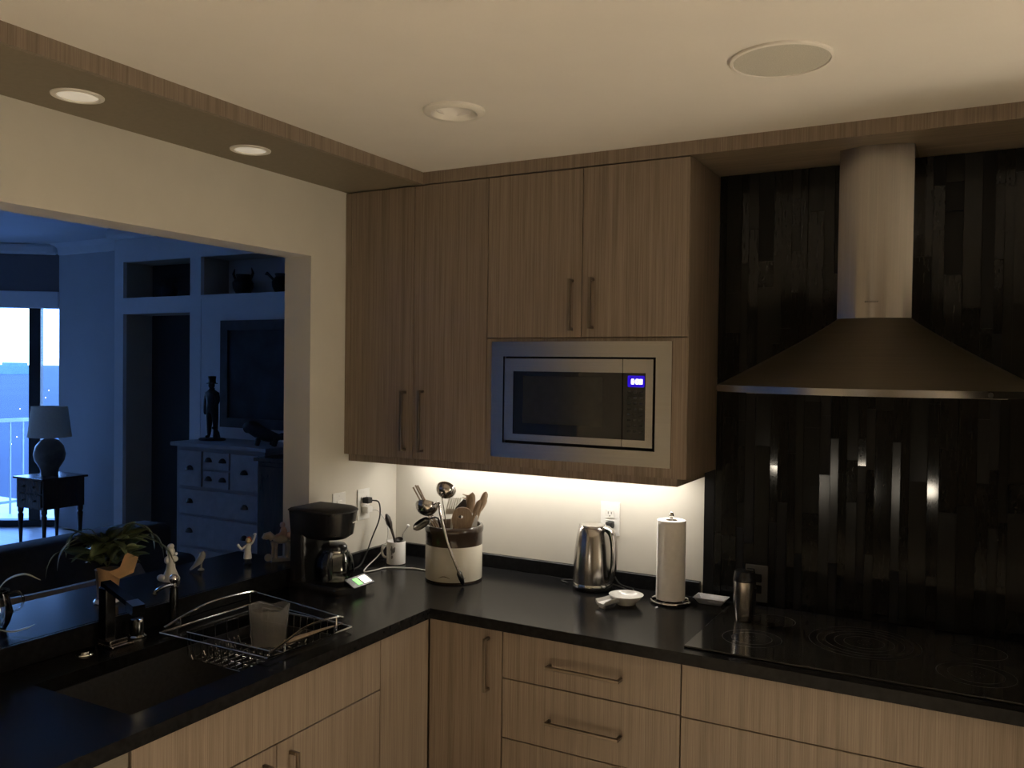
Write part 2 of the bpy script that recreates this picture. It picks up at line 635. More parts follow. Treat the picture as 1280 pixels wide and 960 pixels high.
WLEN = 4.2
bm = nb(); slant(bm, -0.08, WLEN+1.0, 0.0, 0.12, 2.46, ZL); slant(bm, WLEN, WLEN+1.0, 0.0, 0.12, 0, 2.46); struct('wall_balcony', bm, 'living_dark_paint')
end = C0 + WD*(WLEN+1.0)
bm = nb(); box(bm, end.x-0.1, end.x+0.02, -7.2, end.y+0.1, 0, ZL); struct('wall_living_west', bm, 'living_paint')
bm = nb(); box(bm, -12, -WT, -7.3, -7.2, 0, ZL); struct('wall_living_south', bm, 'living_paint')

win = bpy.data.objects.new('window_1', None); COL.objects.link(win)
win.location = C0 + WD*2.0
win['kind'] = 'structure'
win['label'] = 'balcony glazing with a dark frame'
bm = nb(); slant(bm, 0.0, WLEN, -0.03, 0.10, 2.285, 2.46, 0.01); obj('window_header', bm, 'white_trim', win)
bm = nb(); slant(bm, 0.0, WLEN, -0.01, 0.11, 0.0, 0.07, 0.004); obj('window_sill', bm, 'window_frame', win)
mull = (0.185, 1.45, 2.75, 4.0)
for k, s in enumerate(mull):
    bm = nb(); slant(bm, s, s+0.115, 0.0, 0.08, 0.07, 2.285, 0.004); obj('window_frame', bm, 'window_frame', win)
prev = 0.0
for s in mull:
    bm = nb(); slant(bm, prev, s, 0.035, 0.041, 0.07, 2.285); obj('pane', bm, 'window_glass', win)
    prev = s+0.115
# crown moulding
bm = nb(); prism(bm, [(WY-0.11, ZL), (WY, ZL), (WY, ZL-0.11), (WY-0.02, ZL-0.10), (WY-0.05, ZL-0.04)], 'x', -6.24, -WT); struct('trim_5', bm, 'white_trim')
bm = nb(); slant(bm, 0, WLEN, -0.08, 0.0, ZL-0.11, ZL, 0.03); struct('trim_6', bm, 'white_trim')

# ------------------------------------------------------------------ outside: balcony, city
bm = nb(); box(bm, -8.6, -6.3, 2.75, 5.2, -0.18, -0.04); box(bm, -11, -7.35, 0.6, 2.74, -0.18, -0.041)
bal = obj('balcony_slab', bm, 'concrete'); tag(bal, 'pale concrete balcony floor outside the glazing', 'balcony')
rl = thing('balcony_railing', 'metal balcony railing seen through the glass', 'railing', (-7.4, 2.5, -0.04))
bm = nb(); box(bm, -7.43, -7.37, 0.9, 5.2, 1.04, 1.08, 0.006); obj('top_rail', bm, 'rail_metal', rl)
bm = nb(); box(bm, -7.415, -7.385, 0.9, 5.2, 0.12, 0.15, 0.004); obj('bottom_rail', bm, 'rail_metal', rl)
for k in range(29):
    y = 0.95+k*0.148
    bm = nb(); box(bm, -7.408, -7.392, y, y+0.016, 0.15 if k % 6 else -0.04, 1.04); obj('baluster', bm, 'rail_metal', rl)
bm = nb()
box(bm, -9000, -30, -6000, 9000, -42, -40)
g = obj('city_ground', bm, 'city_ground'); g['kind'] = 'structure'


def ray_at(px, py, z):
    d = fwd + r2*((px-640)/FPX) - u2*((py-480)/FPX)
    t = (z-CZ)/d.z
    return Vector((CX, CY, CZ)) + d*t


for i, (px, py, rr) in enumerate(((61, 488, 1.0), (57, 497, 1.0), (25, 511, 0.8), (21, 546, 0.4), (14, 555, 0.4))):
    p = ray_at(px, py, -38.5)
    bm = nb(); ball(bm, p, rr*0.42, u=10, v=6); o = obj('street_light', bm, 'city_light', smooth=True)
    tag(o, ['higher of two small city lights between mullion and wall', 'lower of two small city lights between mullion and wall',
            'lone city light above the balcony rail', 'right city light below the rail', 'left city light below the rail'][i], 'street light', 'lights of the city below')
for i, (px, py, w, h) in enumerate(((6, 462, 120, 26), (18, 459, 90, 34))):
    p = ray_at(px, 466+i*1.5, -40)
    bm = nb(); box(bm, p.x-w/2, p.x+w/2, p.y-40, p.y+40, -40, -40+h*0.75); box(bm, p.x-w*0.2, p.x+w*0.25, p.y-30, p.y+30, -40+h*0.75, -40+h*1.1)
    o = obj('far_building', bm, 'pale_building')
    tag(o, ['pale far building on the horizon at the left edge', 'pale far building on the horizon beside the mullion'][i], 'building', 'far buildings')

# ------------------------------------------------------------------ wall cabinets


def pull(parent, a, b, nrm, thick=0.010, stand=0.030):
    """bar handle between a and b standing off along nrm"""
    a, b, nrm = Vector(a), Vector(b), Vector(nrm)
    ax = (b-a).normalized()
    bm = nb()

    def bar(p, q):
        lo = Vector((min(p.x, q.x), min(p.y, q.y), min(p.z, q.z)))
        hi = Vector((max(p.x, q.x), max(p.y, q.y), max(p.z, q.z)))
        t = thick/2
        box(bm, lo.x-t, hi.x+t, lo.y-t, hi.y+t, lo.z-t, hi.z+t, 0.0012, 1)
    bar(a+nrm*stand, b+nrm*stand)
    bar(a+nrm*(thick/2+0.0005), a+nrm*(stand-thick))
    bar(b+nrm*(thick/2+0.0005), b+nrm*(stand-thick))
    return obj('handle', bm, 'handle_metal', parent)


def front(name, parent, x0, x1, y0, y1, z0, z1):
    bm = nb(); box(bm, x0, x1, y0, y1, z0, z1, 0.0012, 1)
    return obj(name, bm, 'wood', parent)


FY = -DU
c1 = thing('wall_cabinet', 'tall two-door wood wall cabinet in the corner left of the microwave', 'cabinet', (0.33, -0.17, ZU))
bm = nb(); box(bm, 0.001, 0.659, FY+0.036, -0.001, ZU, ZT-0.004); obj('body', bm, 'wood', c1)
front('filler', c1, 0.001, 0.028, FY, FY+0.019, ZU, ZT-0.004)
d = front('door', c1, 0.0305, 0.3335, FY, FY+0.019, ZU, ZT-0.004); pull(d, (0.301, FY, 1.632), (0.301, FY, 1.412), (0, -1, 0))
d = front('door', c1, 0.3365, 0.6582, FY, FY+0.019, ZU, ZT-0.004); pull(d, (0.382, FY, 1.637), (0.382, FY, 1.412), (0, -1, 0))
bm = nb(); box(bm, 0.001, 0.659, FY+0.03, FY+0.048, ZU-0.030, ZU-0.0005); obj('light_rail', bm, 'wood', c1)

c2 = thing('wall_cabinet', 'wood wall cabinet with two doors above the built-in microwave', 'cabinet', (1.035, -0.17, ZU))
bm = nb()
box(bm, 0.661, 1.409, FY+0.036, -0.001, 1.836, ZT-0.004)
box(bm, 0.661, 0.679, FY+0.021, -0.001, ZU, 1.836)
box(bm, 0.661, 1.391, FY+0.036, -0.001, ZU, ZU+0.018)
box(bm, 0.679, 1.391, -0.012, -0.001, ZU+0.018, 1.836)
obj('body', bm, 'wood', c2)
bm = nb(); box(bm, 1.391, 1.409, FY+0.004, -0.001, ZU, 1.8355); box(bm, 1.4092, 1.4106, FY+0.003, -0.0045, ZU, ZT-0.004); obj('side_panel', bm, 'wood', c2)
d = front('door', c2, 0.6615, 1.0325, FY, FY+0.019, 1.838, ZT-0.004); pull(d, (0.999, FY, 2.032), (0.999, FY, 1.865), (0, -1, 0))
d = front('door', c2, 1.0355, 1.408, FY, FY+0.019, 1.838, ZT-0.004); pull(d, (1.075, FY, 2.034), (1.075, FY, 1.872), (0, -1, 0))
bm = nb()
box(bm, 0.6615, 0.722, FY, FY+0.019, ZU, 1.8345)
box(bm, 1.318, 1.408, FY, FY+0.003, ZU, 1.8345); box(bm, 1.318, 1.3905, FY+0.003, FY+0.019, ZU, 1.8345)
box(bm, 0.722, 1.318, FY, FY+0.019, ZU, 1.452)
box(bm, 0.722, 1.318, FY, FY+0.019, 1.781, 1.8345)
obj('face_panel', bm, 'wood', c2)
bm = nb(); box(bm, 0.661, 1.372, FY+0.03, FY+0.048, ZU-0.030, ZU-0.0005); box(bm, 1.354, 1.372, FY+0.048, -0.001, ZU-0.030, ZU-0.0005); obj('light_rail', bm, 'wood', c2)

# under-cabinet light
ul = thing('undercabinet_light', 'slim light bar fixed under the wall cabinets', 'light', (0.72, -0.10, ZU-0.018))
bm = nb(); box(bm, 0.12, 1.33, -0.12, -0.08, ZU-0.014, ZU-0.0006, 0.002); obj('housing', bm, 'white_plastic', ul)
bm = nb(); box(bm, 0.13, 1.32, -0.116, -0.084, ZU-0.018, ZU-0.0142); obj('diffuser', bm, 'led_strip', ul)
la = lamp('led_light', 'AREA', (0, 0, -0.004), 3.9, (1.0, 0.93, 0.84), 1.19, (0, 0, 0), 0.03)
la.parent = ul

# ------------------------------------------------------------------ microwave
mw = thing('microwave', 'built-in stainless microwave with a lit blue clock', 'microwave', (1.02, -0.2, 1.4525))
MY = FY-0.001
bm = nb()
solid(bm, [0.687, 0.735, 1.306, 1.360], [1.410, 1.462, 1.771, 1.824], {(1, 1)}, 0.0, 0.009)
for v in bm.verts:
    v.co = Vector((v.co.x, MY-v.co.z, v.co.y))
obj('trim_frame', bm, 'steel_h', mw)
bm = nb(); box(bm, 0.728, 1.312, -0.33, -0.03, 1.456, 1.777); obj('body', bm, 'black_matte', mw)
bm = nb()
solid(bm, [0.746, 0.781, 1.1935], [1.473, 1.497, 1.719, 1.764], {(1, 1)}, 0.0, 0.03)
for v in bm.verts:
    v.co = Vector((v.co.x, -0.343-v.co.z, v.co.y))
door = obj('door', bm, 'steel_h', mw)
bm = nb(); box(bm, 0.782, 1.193, -0.371, -0.345, 1.498, 1.718); obj('door_glass', bm, 'black_glass', door)
bm = nb(); box(bm, 0.820, 1.124, -0.3716, -0.3711, 1.536, 1.703); obj('window', bm, 'oven_window', door)
bm = nb()
solid(bm, [1.1955, 1.275, 1.300], [1.473, 1.497, 1.719, 1.764], {(0, 1)}, 0.0, 0.03)
for v in bm.verts:
    v.co = Vector((v.co.x, -0.343-v.co.z, v.co.y))
ctl = obj('control_panel', bm, 'steel_h', mw)
bm = nb(); box(bm, 1.196, 1.2745, -0.371, -0.345, 1.498, 1.718); obj('panel_glass', bm, 'black_glass', ctl)
bm = nb(); box(bm, 1.213, 1.271, -0.3716, -0.3711, 1.672, 1.710, 0.004); obj('display', bm, 'blue_glow_glass', ctl)
SEG = {'6': 'acdefg', '0': 'abcdef', '8': 'abcdefg'}


def digit(bm, ch, x, z, w, h, t, y0, y1):
    m = z+h/2
    S = {'a': (x, x+w, z+h-t, z+h), 'd': (x, x+w, z, z+t), 'g': (x, x+w, m-t/2, m+t/2), 'f': (x, x+t, m, z+h),
         'b': (x+w-t, x+w, m, z+h), 'e': (x, x+t, z, m), 'c': (x+w-t, x+w, z, m)}
    for s in SEG[ch]:
        a = S[s]
        box(bm, a[0], a[1], y0, y1, a[2], a[3])


bm = nb()
for k, (ch, xx) in enumerate((('6', 1.225), ('0', 1.241), ('0', 1.254))):
    digit(bm, ch, xx, 1.682, 0.0095, 0.0165, 0.0030, -0.3724, -0.3717)
box(bm, 1.2367, 1.2387, -0.3724, -0.3717, 1.686, 1.688); box(bm, 1.2367, 1.2387, -0.3724, -0.3717, 1.692, 1.694)
obj('clock_digits', bm, 'blue_display', ctl, 'glowing blue clock digits')
for r in range(8):
    for c in range(3):
        bm = nb(); box(bm, 1.212+c*0.0205, 1.225+c*0.0205, -0.3722, -0.3711, 1.652-r*0.0185, 1.6585-r*0.0185, 0.0006, 1)
        obj('button', bm, 'oven_window', ctl)

# ------------------------------------------------------------------ range hood
HX = 1.945
hood = thing('range_hood', 'stainless range hood with a flared canopy and rounded chimney', 'range hood', (HX, -0.2, 1.663))


def bow(w, d0, d1, n=24):
    """outline: back corners on the wall, straight sides, bowed front"""
    pts = [(-w, -0.0135)]
    for i in range(n+1):
        u = -1+2*i/n
        pts.append((u*w, -(d0+(d1-d0)*(1-u*u))))
    pts.append((w, -0.0135))
    return pts


rim = bow(0.457, 0.300, 0.505)
chim = bow(0.104, 0.205, 0.236)
bm = nb(); loft(bm, [[(HX+p[0], p[1], z) for p in rim] for z in (1.664, 1.684)]); obj('rim', bm, 'steel_h', hood, smooth=True)
loops = []
for k in range(13):
    t = k/12
    s = 1-(1-t)**1.22
    s = 0.55*t+0.45*s
    loops.append([(HX+a[0]*(1-s)*0.995+b[0]*s, a[1]*(1-s)*0.995+b[1]*s if a[1] < -0.02 else a[1], 1.6845+(1.896-1.6845)*t) for a, b in zip(rim, chim)])
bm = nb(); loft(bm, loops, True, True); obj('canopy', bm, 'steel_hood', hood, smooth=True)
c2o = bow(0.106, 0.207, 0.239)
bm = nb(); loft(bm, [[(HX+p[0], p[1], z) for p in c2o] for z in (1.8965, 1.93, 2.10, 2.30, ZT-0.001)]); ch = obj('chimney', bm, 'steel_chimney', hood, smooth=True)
for k in range(7):
    xx = HX-0.022+k*0.0056
    u = (xx-HX)/0.106
    yy = -(0.207+0.032*(1-u*u))
    bm = nb(); box(bm, xx, xx+0.0036, yy-0.0006, yy+0.0002, 1.944, 1.9475)
    obj('lettering', bm, 'black_matte', ch)
bm = nb(); lathe(bm, [(0, 0.004), (0.006, 0.004), (0.007, 0.0), (0.007, -0.004)], 16, mat4=Matrix.Translation((2.262, -0.407, 1.674)) @ Matrix.Rotation(PI/2-0.45*0, 4, 'X')); obj('button', bm, 'black_matte', hood, smooth=True)
bm = nb(); box(bm, HX-0.36, HX-0.01, -0.30, -0.06, 1.660, 1.6637); box(bm, HX+0.01, HX+0.36, -0.30, -0.06, 1.660, 1.6637); obj('filter', bm, 'steel', hood)

# ------------------------------------------------------------------ countertop, ledge, sink
DB, DL = 0.643, 0.620
SX0, SX1, SY0, SY1 = 0.155, 0.525, -1.735, -0.945
ct = thing('countertop', 'black stone L-shaped countertop with a low backsplash', 'countertop', (0.6, -0.6, ZC-0.035))
bm = nb()
solid(bm, [0.0005, SX0, SX1, DL, 2.498], [-2.42, SY0, SY1, -DB, -0.0005], {(1, 1), (3, 0), (3, 1), (3, 2)}, ZC-0.035, ZC)
obj('slab', bm, 'stone', ct)
bm = nb(); box(bm, 0.021, 1.3635, -0.021, -0.0005, ZC+0.0005, 0.967, 0.0015, 1); box(bm, 0.0005, 0.0205, YJ-0.02, -0.0005, ZC+0.0005, 0.967, 0.0015, 1); obj('backsplash', bm, 'stone', ct)
bm = nb(); box(bm, 0.0005, 0.012, -2.42, YJ-0.021, ZC+0.0005, LEDGE, 0.0015, 1); obj('riser', bm, 'stone', ct)

lg = thing('bar_ledge', 'black stone bar ledge in the wall opening behind the sink', 'ledge', (-0.17, -1.6, LEDGE-0.03))
bm = nb(); box(bm, -0.37, -0.0005, OPEN_END+0.001, YJ-0.001, LEDGE-0.030, LEDGE, 0.003); obj('slab', bm, 'stone', lg)

sk = thing('sink', 'dark undermount sink basin', 'sink', ((SX0+SX1)/2, (SY0+SY1)/2, 0.70))
bm = nb()
o_ = [(SX0-0.012, SY0-0.012), (SX1+0.012, SY0-0.012), (SX1+0.012, SY1+0.012), (SX0-0.012, SY1+0.012)]
i_ = [(SX0+0.004, SY0+0.004), (SX1-0.004, SY0+0.004), (SX1-0.004, SY1-0.004), (SX0+0.004, SY1-0.004)]
f_ = [(SX0+0.02, SY0+0.02), (SX1-0.02, SY0+0.02), (SX1-0.02, SY1-0.02), (SX0+0.02, SY1-0.02)]
loft(bm, [[(a, b, 0.70) for a, b in o_], [(a, b, ZC-0.036) for a, b in o_], [(a, b, ZC-0.036) for a, b in i_], [(a, b, 0.72) for a, b in f_]])
obj('basin', bm, 'sink', sk)
bm = nb(); lathe(bm, [(0.0, 0.722), (0.03, 0.7215), (0.042, 0.725), (0.045, 0.7205)], 24, c=(0.34, -1.40, 0)); obj('drain', bm, 'steel', sk, smooth=True)

# ------------------------------------------------------------------ base cabinets
LX = 0.600                      # front plane of the left run
BY = -0.620                     # front plane of the back run
ZB = ZC-0.0365
c = thing('base_cabinet', 'wood sink base cabinet with a wide panel above two doors', 'cabinet', (0.3, -1.34, 0.0))
bm = nb(); box(bm, 0.04, LX-0.036, -1.79, -0.888, 0.10, 0.685); box(bm, 0.545, LX-0.036, -1.79, -0.888, 0.685, ZB); box(bm, 0.04, 0.08, -1.79, -0.888, 0.685, ZB)
box(bm, 0.08, 0.54, -1.79, -0.888, 0.0, 0.10); obj('body', bm, 'wood', c)
front('false_front', c, LX-0.019, LX, -1.789, -0.8895, 0.714, ZB-0.002)
d = front('door', c, LX-0.019, LX, -1.789, -1.3405, 0.103, 0.7105); pull(d, (LX, -1.388, 0.672), (LX, -1.388, 0.50), (1, 0, 0))
d = front('door', c, LX-0.019, LX, -1.3375, -0.8895, 0.103, 0.7105); pull(d, (LX, -1.290, 0.672), (LX, -1.290, 0.50), (1, 0, 0))

c = thing('base_cabinet', 'wood corner base cabinet with one narrow handled door', 'cabinet', (0.4, -0.4, 0.0))
bm = nb(); box(bm, 0.04, LX-0.036, -0.8855, -0.04, 0.10, ZB); box(bm, LX-0.036, 0.8865, BY+0.036, -0.04, 0.10, ZB); box(bm, 0.08, 0.54, -0.885, -0.1, 0, 0.1); box(bm, 0.54, 0.886, -0.56, -0.1, 0, 0.1); obj('body', bm, 'wood', c)
front('filler', c, LX-0.019, LX, -0.8855, BY-0.0015, 0.103, ZB-0.002)
d = front('door', c, LX+0.005, 0.8865, BY, BY+0.019, 0.103, ZB-0.002); pull(d, (0.838, BY, 0.843), (0.838, BY, 0.676), (0, -1, 0))

c = thing('base_cabinet', 'wood drawer base cabinet with horizontal bar handles', 'cabinet', (1.19, -0.3, 0.0))
bm = nb(); box(bm, 0.8895, 1.4865, BY+0.036, -0.04, 0.10, ZB); box(bm, 0.89, 1.486, -0.56, -0.1, 0, 0.1); obj('body', bm, 'wood', c)
for z0, z1, hz in ((0.722, ZB-0.002, 0.793), (0.527, 0.719, 0.616), (0.318, 0.524, 0.42), (0.103, 0.315, 0.21)):
    d = front('drawer', c, 0.8905, 1.4855, BY, BY+0.019, z0, z1)
    pull(d, (1.064, BY, hz), (1.302, BY, hz), (0, -1, 0))

c = thing('base_cabinet', 'wide wood base cabinet under the cooktop with plain fronts', 'cabinet', (1.95, -0.3, 0.0))
bm = nb(); box(bm, 1.4885, 2.415, BY+0.036, -0.04, 0.10, 0.84); box(bm, 1.4885, 2.415, BY+0.036, BY+0.06, 0.84, ZB); box(bm, 1.49, 2.414, -0.56, -0.1, 0, 0.1); obj('body', bm, 'wood', c)
for z0, z1 in ((0.719, ZB-0.002), (0.412, 0.716), (0.103, 0.409)):
    front('drawer', c, 1.4895, 2.414, BY, BY+0.019, z0, z1)

c = thing('base_cabinet', 'narrow wood base cabinet between cooktop cabinet and the added fridge', 'cabinet', (2.457, -0.3, 0.0))
bm = nb(); box(bm, 2.4165, 2.497, BY+0.036, -0.04, 0.10, ZB); box(bm, 2.418, 2.495, -0.56, -0.1, 0, 0.1); obj('body', bm, 'wood', c)
front('door', c, 2.4175, 2.496, BY, BY+0.019, 0.103, ZB-0.002)

rf = thing('light_blocker_fridge', 'unseen tall steel fridge added at the counter end to block lamp light', 'light_blocker_fridge', (2.92, -0.35, 0.0))  # unseen, added to keep lamp light off the wall cabinet side and drawers
bm = nb(); box(bm, 2.505, 3.38, -0.66, -0.03, 0.03, 1.98, 0.004); obj('body', bm, 'black_matte', rf)
for x0, x1, hx_ in ((2.507, 2.940, 2.905), (2.945, 3.378, 2.980)):
    bm = nb(); box(bm, x0, x1, -0.70, -0.662, 0.62, 1.975, 0.006); d = obj('door', bm, 'steel_hood', rf)
    pull(d, (hx_, -0.70, 1.6), (hx_, -0.70, 0.85), (0, -1, 0), 0.016, 0.05)
bm = nb(); box(bm, 2.507, 3.378, -0.70, -0.662, 0.06, 0.612, 0.006); d = obj('freezer_drawer', bm, 'steel_hood', rf)
pull(d, (2.62, -0.70, 0.54), (3.26, -0.70, 0.54), (0, -1, 0), 0.016, 0.05)
bm = nb(); box(bm, 2.52, 3.37, -0.64, -0.06, 0.0005, 0.0295); obj('plinth', bm, 'black_matte', rf)

dw = thing('dishwasher', 'grey steel dishwasher front left of the sink cabinet', 'dishwasher', (0.3, -2.09, 0.0))
bm = nb(); box(bm, 0.04, LX-0.022, -2.392, -1.794, 0.02, ZB-0.003); obj('body', bm, 'black_matte', dw)
bm = nb(); box(bm, LX-0.020, LX+0.001, -2.391, -1.796, 0.10, ZB-0.004, 0.003); dd = obj('door', bm, 'steel_hood', dw)
bm = nb(); tube(bm, [(LX+0.028, -2.34+0.06*k, 0.80) for k in range(9)], 0.008, 10); box(bm, LX+0.002, LX+0.026, -2.31, -2.29, 0.793, 0.807); box(bm, LX+0.002, LX+0.026, -1.9, -1.88, 0.793, 0.807); obj('handle', bm, 'steel', dd, smooth=True)

# ------------------------------------------------------------------ cooktop
ck = thing('cooktop', 'black glass cooktop with ringed burners', 'cooktop', (1.945, -0.34, ZC))
bm = nb(); box(bm, 1.487, 2.403, -0.597, -0.085, ZC+0.0004, ZC+0.0065, 0.0022, 2); obj('glass', bm, 'cooktop_glass', ck)


def ring(bm, cx, cy, z, r0, r1, seg=48):
    A = [bm.verts.new((cx+r0*math.cos(2*PI*i/seg), cy+r0*math.sin(2*PI*i/seg), z)) for i in range(seg)]
    B_ = [bm.verts.new((cx+r1*math.cos(2*PI*i/seg), cy+r1*math.sin(2*PI*i/seg), z)) for i in range(seg)]
    for i in range(seg):
        j = (i+1) % seg
        bm.faces.new((A[i], A[j], B_[j], B_[i]))


for cx, cy, rs in ((1.947, -0.290, (0.158, 0.135, 0.112, 0.085, 0.058)), (2.243, -0.425, (0.098, 0.07)), (2.248, -0.210, (0.075,)),
                   (1.645, -0.425, (0.088, 0.06)), (1.660, -0.205, (0.072,))):
    bm = nb()
    for r in rs:
        ring(bm, cx, cy, ZC+0.0068, r-0.0022, r)
    for k in range(12):
        a = k*PI/6
        box(bm, cx+0.02*math.cos(a)-0.001, cx+0.02*math.cos(a)+0.001, cy+0.02*math.sin(a)-0.001, cy+0.02*math.sin(a)+0.001, ZC+0.0066, ZC+0.0068)
    obj('burner', bm, 'burner_print', ck)

# ------------------------------------------------------------------ ceiling fittings
dl = thing('ceiling_downlight', 'round recessed downlight in the cream ceiling', 'downlight', (0.901, -0.966, ZCEIL))
bm = nb(); lathe(bm, [(0.089, -0.0005), (0.088, -0.007), (0.080, -0.012), (0.066, -0.012), (0.056, -0.004), (0.047, 0.010), (0.046, 0.060)], 40, c=(0.901, -0.966, ZCEIL)); obj('trim_ring', bm, 'lens_white', dl, smooth=True)
bm = nb(); lathe(bm, [(0.0, 0.030), (0.03, 0.032), (0.0455, 0.040)], 32, c=(0.901, -0.966, ZCEIL)); obj('lens', bm, 'lens_white', dl, smooth=True)
for i, (x, y) in enumerate(((0.176, -1.634), (0.167, -1.028))):
    t = thing('bulkhead_downlight', ['round downlight in the wooden bulkhead nearer the left edge', 'round downlight in the wooden bulkhead nearer the wall cabinet'][i], 'downlight', (x, y, ZT), 0, 'bulkhead downlights')
    bm = nb(); lathe(bm, [(0.064, -0.0005), (0.063, -0.004), (0.056, -0.006), (0.050, -0.005), (0.050, -0.001)], 36, c=(x, y, ZT)); obj('trim_ring', bm, 'lens_white', t, smooth=True)
    bm = nb(); lathe(bm, [(0.0, -0.005), (0.03, -0.0045), (0.0495, -0.0012)], 32, c=(x, y, ZT)); obj('lens', bm, 'lens_lit', t, smooth=True)
sp = thing('ceiling_speaker', 'large round flush speaker grille in the ceiling', 'speaker', (1.812, -0.966, ZCEIL))
bm = nb(); lathe(bm, [(0.118, -0.0005), (0.1175, -0.006), (0.111, -0.0075), (0.110, -0.004)], 48, c=(1.812, -0.966, ZCEIL)); obj('rim', bm, 'ceiling_paint', sp, smooth=True)
bm = nb(); lathe(bm, [(0.0, -0.0055), (0.1095, -0.0045), (0.1098, -0.001)], 48, c=(1.812, -0.966, ZCEIL)); obj('grille', bm, 'speaker_cloth', sp, smooth=True)

# ------------------------------------------------------------------ outlets, plugs, cords


def plate(name, label, cat, c, axis, outlets=True):
    """wall plate .078 x .128; axis 'x' (on the left wall) or 'y' (on the back wall)"""
    t = thing(name, label, cat, c)

    def T(bm):
        for v in bm.verts:
            a, b, h = v.co          # a across, b proud of the wall, h up
            v.co = Vector((c[0]+a, c[1]-b, c[2]+h)) if axis == 'y' else Vector((c[0]+b, c[1]+a, c[2]+h))
        return bm
    bm = nb(); box(bm, -0.039, 0.039, 0.0006, 0.0055, -0.064, 0.064, 0.002); obj('plate', T(bm), 'white_plastic', t)
    if outlets:
        for s in (-1, 1):
            bm = nb(); box(bm, -0.017, 0.017, 0.0056, 0.0075, s*0.0195-0.0145, s*0.0195+0.0145, 0.003); so = obj('socket', T(bm), 'white_plastic', t)
            bm = nb()
            for u in (-0.0065, 0.0065):
                box(bm, u-0.0012, u+0.0012, 0.0076, 0.0079, s*0.0195-0.001, s*0.0195+0.008)
            box(bm, -0.002, 0.002, 0.0076, 0.0079, s*0.0195-0.010, s*0.0195-0.006)
            obj('slot', T(bm), 'black_matte', so)
    else:
        bm = nb(); box(bm, -0.017, 0.017, 0.0056, 0.0085, -0.033, 0.033, 0.002); obj('rocker', T(bm), 'white_plastic', t)
    bm = nb()
    for s in (-1, 1):
        box(bm, -0.002, 0.002, 0.0056, 0.0062, s*0.051-0.002, s*0.051+0.002)
    obj('screw', T(bm), 'white_plastic', t)
    return t


plate('light_switch', 'white light switch plate above the coffee maker', 'switch', (0, -0.385, 1.160), 'x', False)
plate('wall_outlet', 'white double outlet with two plugs on the left wall', 'outlet', (0, -0.231, 1.158), 'x')
plate('wall_outlet', 'white double outlet behind the kettle', 'outlet', (1.008, 0, 1.160), 'y')
to = thing('tile_outlet', 'dull grey outlet plate on the black tiles behind the tumbler', 'outlet', (1.565, -0.0135, 0.99))
bm = nb(); box(bm, 1.527, 1.604, -0.0205, -0.0150, 0.926, 1.054, 0.002); obj('plate', bm, 'burner_print', to)
bm = nb()
for s in (-1, 1):
    box(bm, 1.549, 1.583, -0.0222, -0.0206, 0.99+s*0.0195-0.0145, 0.99+s*0.0195+0.0145, 0.003)
obj('socket', bm, 'tile_satin', to)


def cord(name, label, ctrl, r, m, plug=None, n=8):
    t = thing(name, label, 'cord', ctrl[0])
    bm = nb(); tube(bm, curve(ctrl, n), r, 8); obj('cable', bm, m, t, smooth=True)
    if plug:
        bm = nb(); box(bm, *plug, 0.004); obj('plug', bm, m, t)
    return t


cord('power_cord', 'black plug and cord hanging from the upper left outlet', [(0.036, -0.222, 1.176), (0.060, -0.200, 1.165), (0.062, -0.198, 1.10), (0.045, -0.225, 1.02), (0.034, -0.250, 0.955), (0.040, -0.300, 0.9175), (0.06, -0.42, 0.9175), (0.075, -0.52, 0.9175)], 0.003, 'black_matte', (0.009, 0.040, -0.246, -0.216, 1.164, 1.188))
cord('charger_cord', 'white plug and cord curling over the counter to the crock', [(0.034, -0.214, 1.136), (0.055, -0.19, 1.125), (0.068, -0.15, 1.06), (0.062, -0.148, 0.99), (0.055, -0.19, 0.945), (0.075, -0.295, 0.9178), (0.118, -0.365, 0.9178), (0.135, -0.330, 0.9178), (0.150, -0.262, 0.9178), (0.228, -0.222, 0.9178), (0.30, -0.215, 0.9178), (0.335, -0.245, 0.9178)], 0.0024, 'white_plastic', (0.009, 0.038, -0.246, -0.212, 1.124, 1.150))
cord('power_cord', 'black cord lying behind the steel kettle', [(1.02, -0.040, 1.142), (1.02, -0.055, 1.10), (1.03, -0.045, 1.0), (1.06, -0.04, 0.93), (1.12, -0.05, 0.9175), (1.13, -0.09, 0.9175), (1.085, -0.06, 0.9178), (1.04, -0.034, 0.9175), (0.97, -0.0262, 0.9175), (0.9, -0.034, 0.9175), (0.84, -0.07, 0.9175), (0.88, -0.10, 0.9175)], 0.0028, 'black_matte', (1.003, 1.029, -0.042, -0.009, 1.128, 1.153))

# ------------------------------------------------------------------ coffee maker
cm = thing('coffee_maker', 'black drip coffee maker with a glass carafe and green display', 'coffee maker', (0.155, -0.61, ZC))
CXm, CYm = 0.155, -0.61


def dshape(x0, x1, hw, r, z, n=10):
    """outline with a rounded front (+x)"""
    pts = [(x0, CYm-hw, z), ]
    for i in range(n+1):
        a = -PI/2+PI*i/n
        pts.append((x1-r+r*math.cos(a), CYm+hw*math.sin(a), z))
    pts.append((x0, CYm+hw, z))
    return pts


